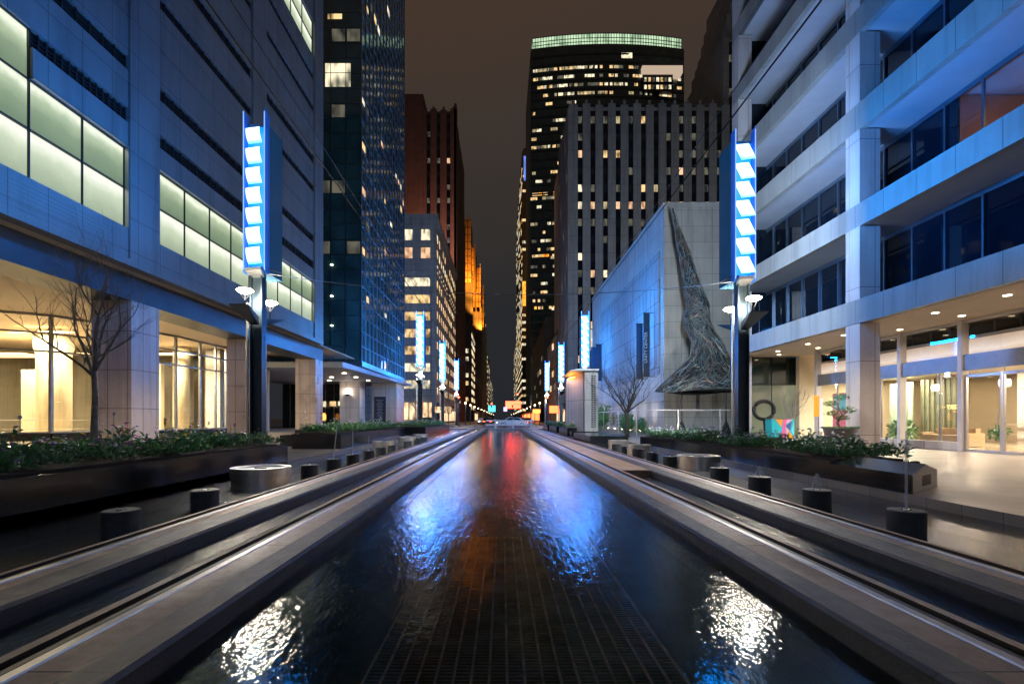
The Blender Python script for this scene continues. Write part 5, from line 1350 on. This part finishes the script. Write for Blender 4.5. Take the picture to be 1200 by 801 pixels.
# neon fronts and shops low along the street
def shop_sign(x, y, z, w, h, m_, label, rz=0):
    t = thing('shop_sign', label, 'sign', (x, y, z))
    b = MB(); b.box(-w/2, w/2, -.06, .06, -h/2, h/2); o = b.build('sign_face', m_); o.parent = t
    b = MB(); b.box(-w/2-.08, w/2+.08, .065, .2, -h/2-.08, h/2+.08); o = b.build('sign_box', black_metal); o.parent = t
    t.rotation_euler = (0, 0, rz); return t
shop_sign(3.2, 150, 5.4, 4.6, 2.2, red_glow, 'big red glowing panel added over the far street for the red pool reflection')  # added glow source for the red streak in the pool
shop_sign(-3.4, 158, 4.4, 2.2, 2.0, teal_m, 'round-cornered teal white glowing sign far down the street')
shop_sign(9.3, 135, 3.2, 2.0, 1.0, orange_m, 'orange glowing shop sign far down the right pavement')
shop_sign(10.2, 96, 3.0, 2.2, 1.4, emit('red shop glow', (1, .12, .03), 5), 'red orange shop sign on the right pavement past the pylon')
shop_sign(-11.8, 98, 3.0, 3.2, 1.2, store_m, 'warm white shop sign on the left pavement')
# shop fronts at ground level
def shopfront(x, y0, y1, label, m_):
    t = thing('shop', label, 'shop', (x, (y0+y1)/2, 0))
    s_ = -1 if x > 0 else 1
    b = MB(); b.box(min(x, x+s_*.5), max(x, x+s_*.5), y0, y1, 0, 4.6); b.build('wall', far_stone, t)
    b = MB(); n = max(2, int((y1-y0)/4))
    for k in range(n):
        a = y0+(y1-y0)*(k+.12)/n; c = y0+(y1-y0)*(k+.88)/n
        bb = MB(); bb.box(min(x+s_*.5, x+s_*.54), max(x+s_*.5, x+s_*.54), a, c, .6, 3.2); bb.build('shop_window', m_, t)
    b.box(min(x+s_*.5, x+s_*1.6), max(x+s_*.5, x+s_*1.6), y0, y1, 3.5, 3.65); b.build('awning', black_metal, t)
shopfront(-13.9, 105, 146, 'row of warm lit shop windows under the arched building', store_m)
shopfront(-11.8, 197, 300, 'far row of lit shops on the left side of the street', store_m)
shopfront(13.8, 105, 122, 'lit shop windows at the foot of the right deco tower', store_m)
shopfront(11.8, 150, 280, 'far row of lit shops on the right side of the street', emit('reddish shop glow', (1, .20, .06), 3.0))
# small bare trees down the street
bare_tree('bare street tree on the left pavement beneath the second light tower', -9.6, 56, 0, 6.5, 4.5, 2, .1, 31, 4)
bare_tree('bare street tree on the left pavement beyond the crossing', -9.8, 82, 0, 7, 5, 2, .1, 32, 4)
bare_tree('bare street tree by the lit arched building', -10.5, 96, 0, 7, 5, 2, .1, 33, 4)
bare_tree('bare street tree on the right pavement beyond the crossing', 10, 84, 0, 7, 5, 2, .1, 34, 4)

# ================================================================== OVERHEAD WIRES
wire_m = plain('black cable', (.02, .02, .02), .5, .3); wire_l = plain('pale cable', (.35, .4, .45), .4, .5)
t = thing('span_wire', 'thin sagging cable strung between the two nearest light towers', 'cable', (0, 17, 6))
b = MB(); b.tube([(-8.2+16.7*k/24, 16.6+k/24, 6.15-.0*k-1.0*(1-(2*k/24-1)**2)*.62) for k in range(25)], .012, 5); b.build('cable', wire_l, t)
for x, y in ((-8.2, 16.6), (8.5, 17.6)):
    s_ = 1 if x < 0 else -1; b = MB(); b.tube([(x, y, 6.3), (x+s_*.45, y, 6.25), (x+s_*.75, y, 6.1)], .02, 5); b.build('bracket', black_metal, t)
for x, lab in ((-3.12, 'black overhead tram wire above the left track'), (3.36, 'black overhead tram wire above the right track')):
    b = MB(); b.tube([(x, -3, 5.65), (x, 100, 5.65)], .012, 5); tag(b.build('tram_wire', wire_m), lab, 'tram wire')
    b = MB(); b.tube([(x, -3, 6.1)]+[(x, y, 5.85+.25*abs(math.cos(y*.12))) for y in range(0, 101, 4)], .008, 4); tag(b.build('tram_wire', wire_m), lab.replace('overhead tram wire', 'upper carrying wire'), 'tram wire')
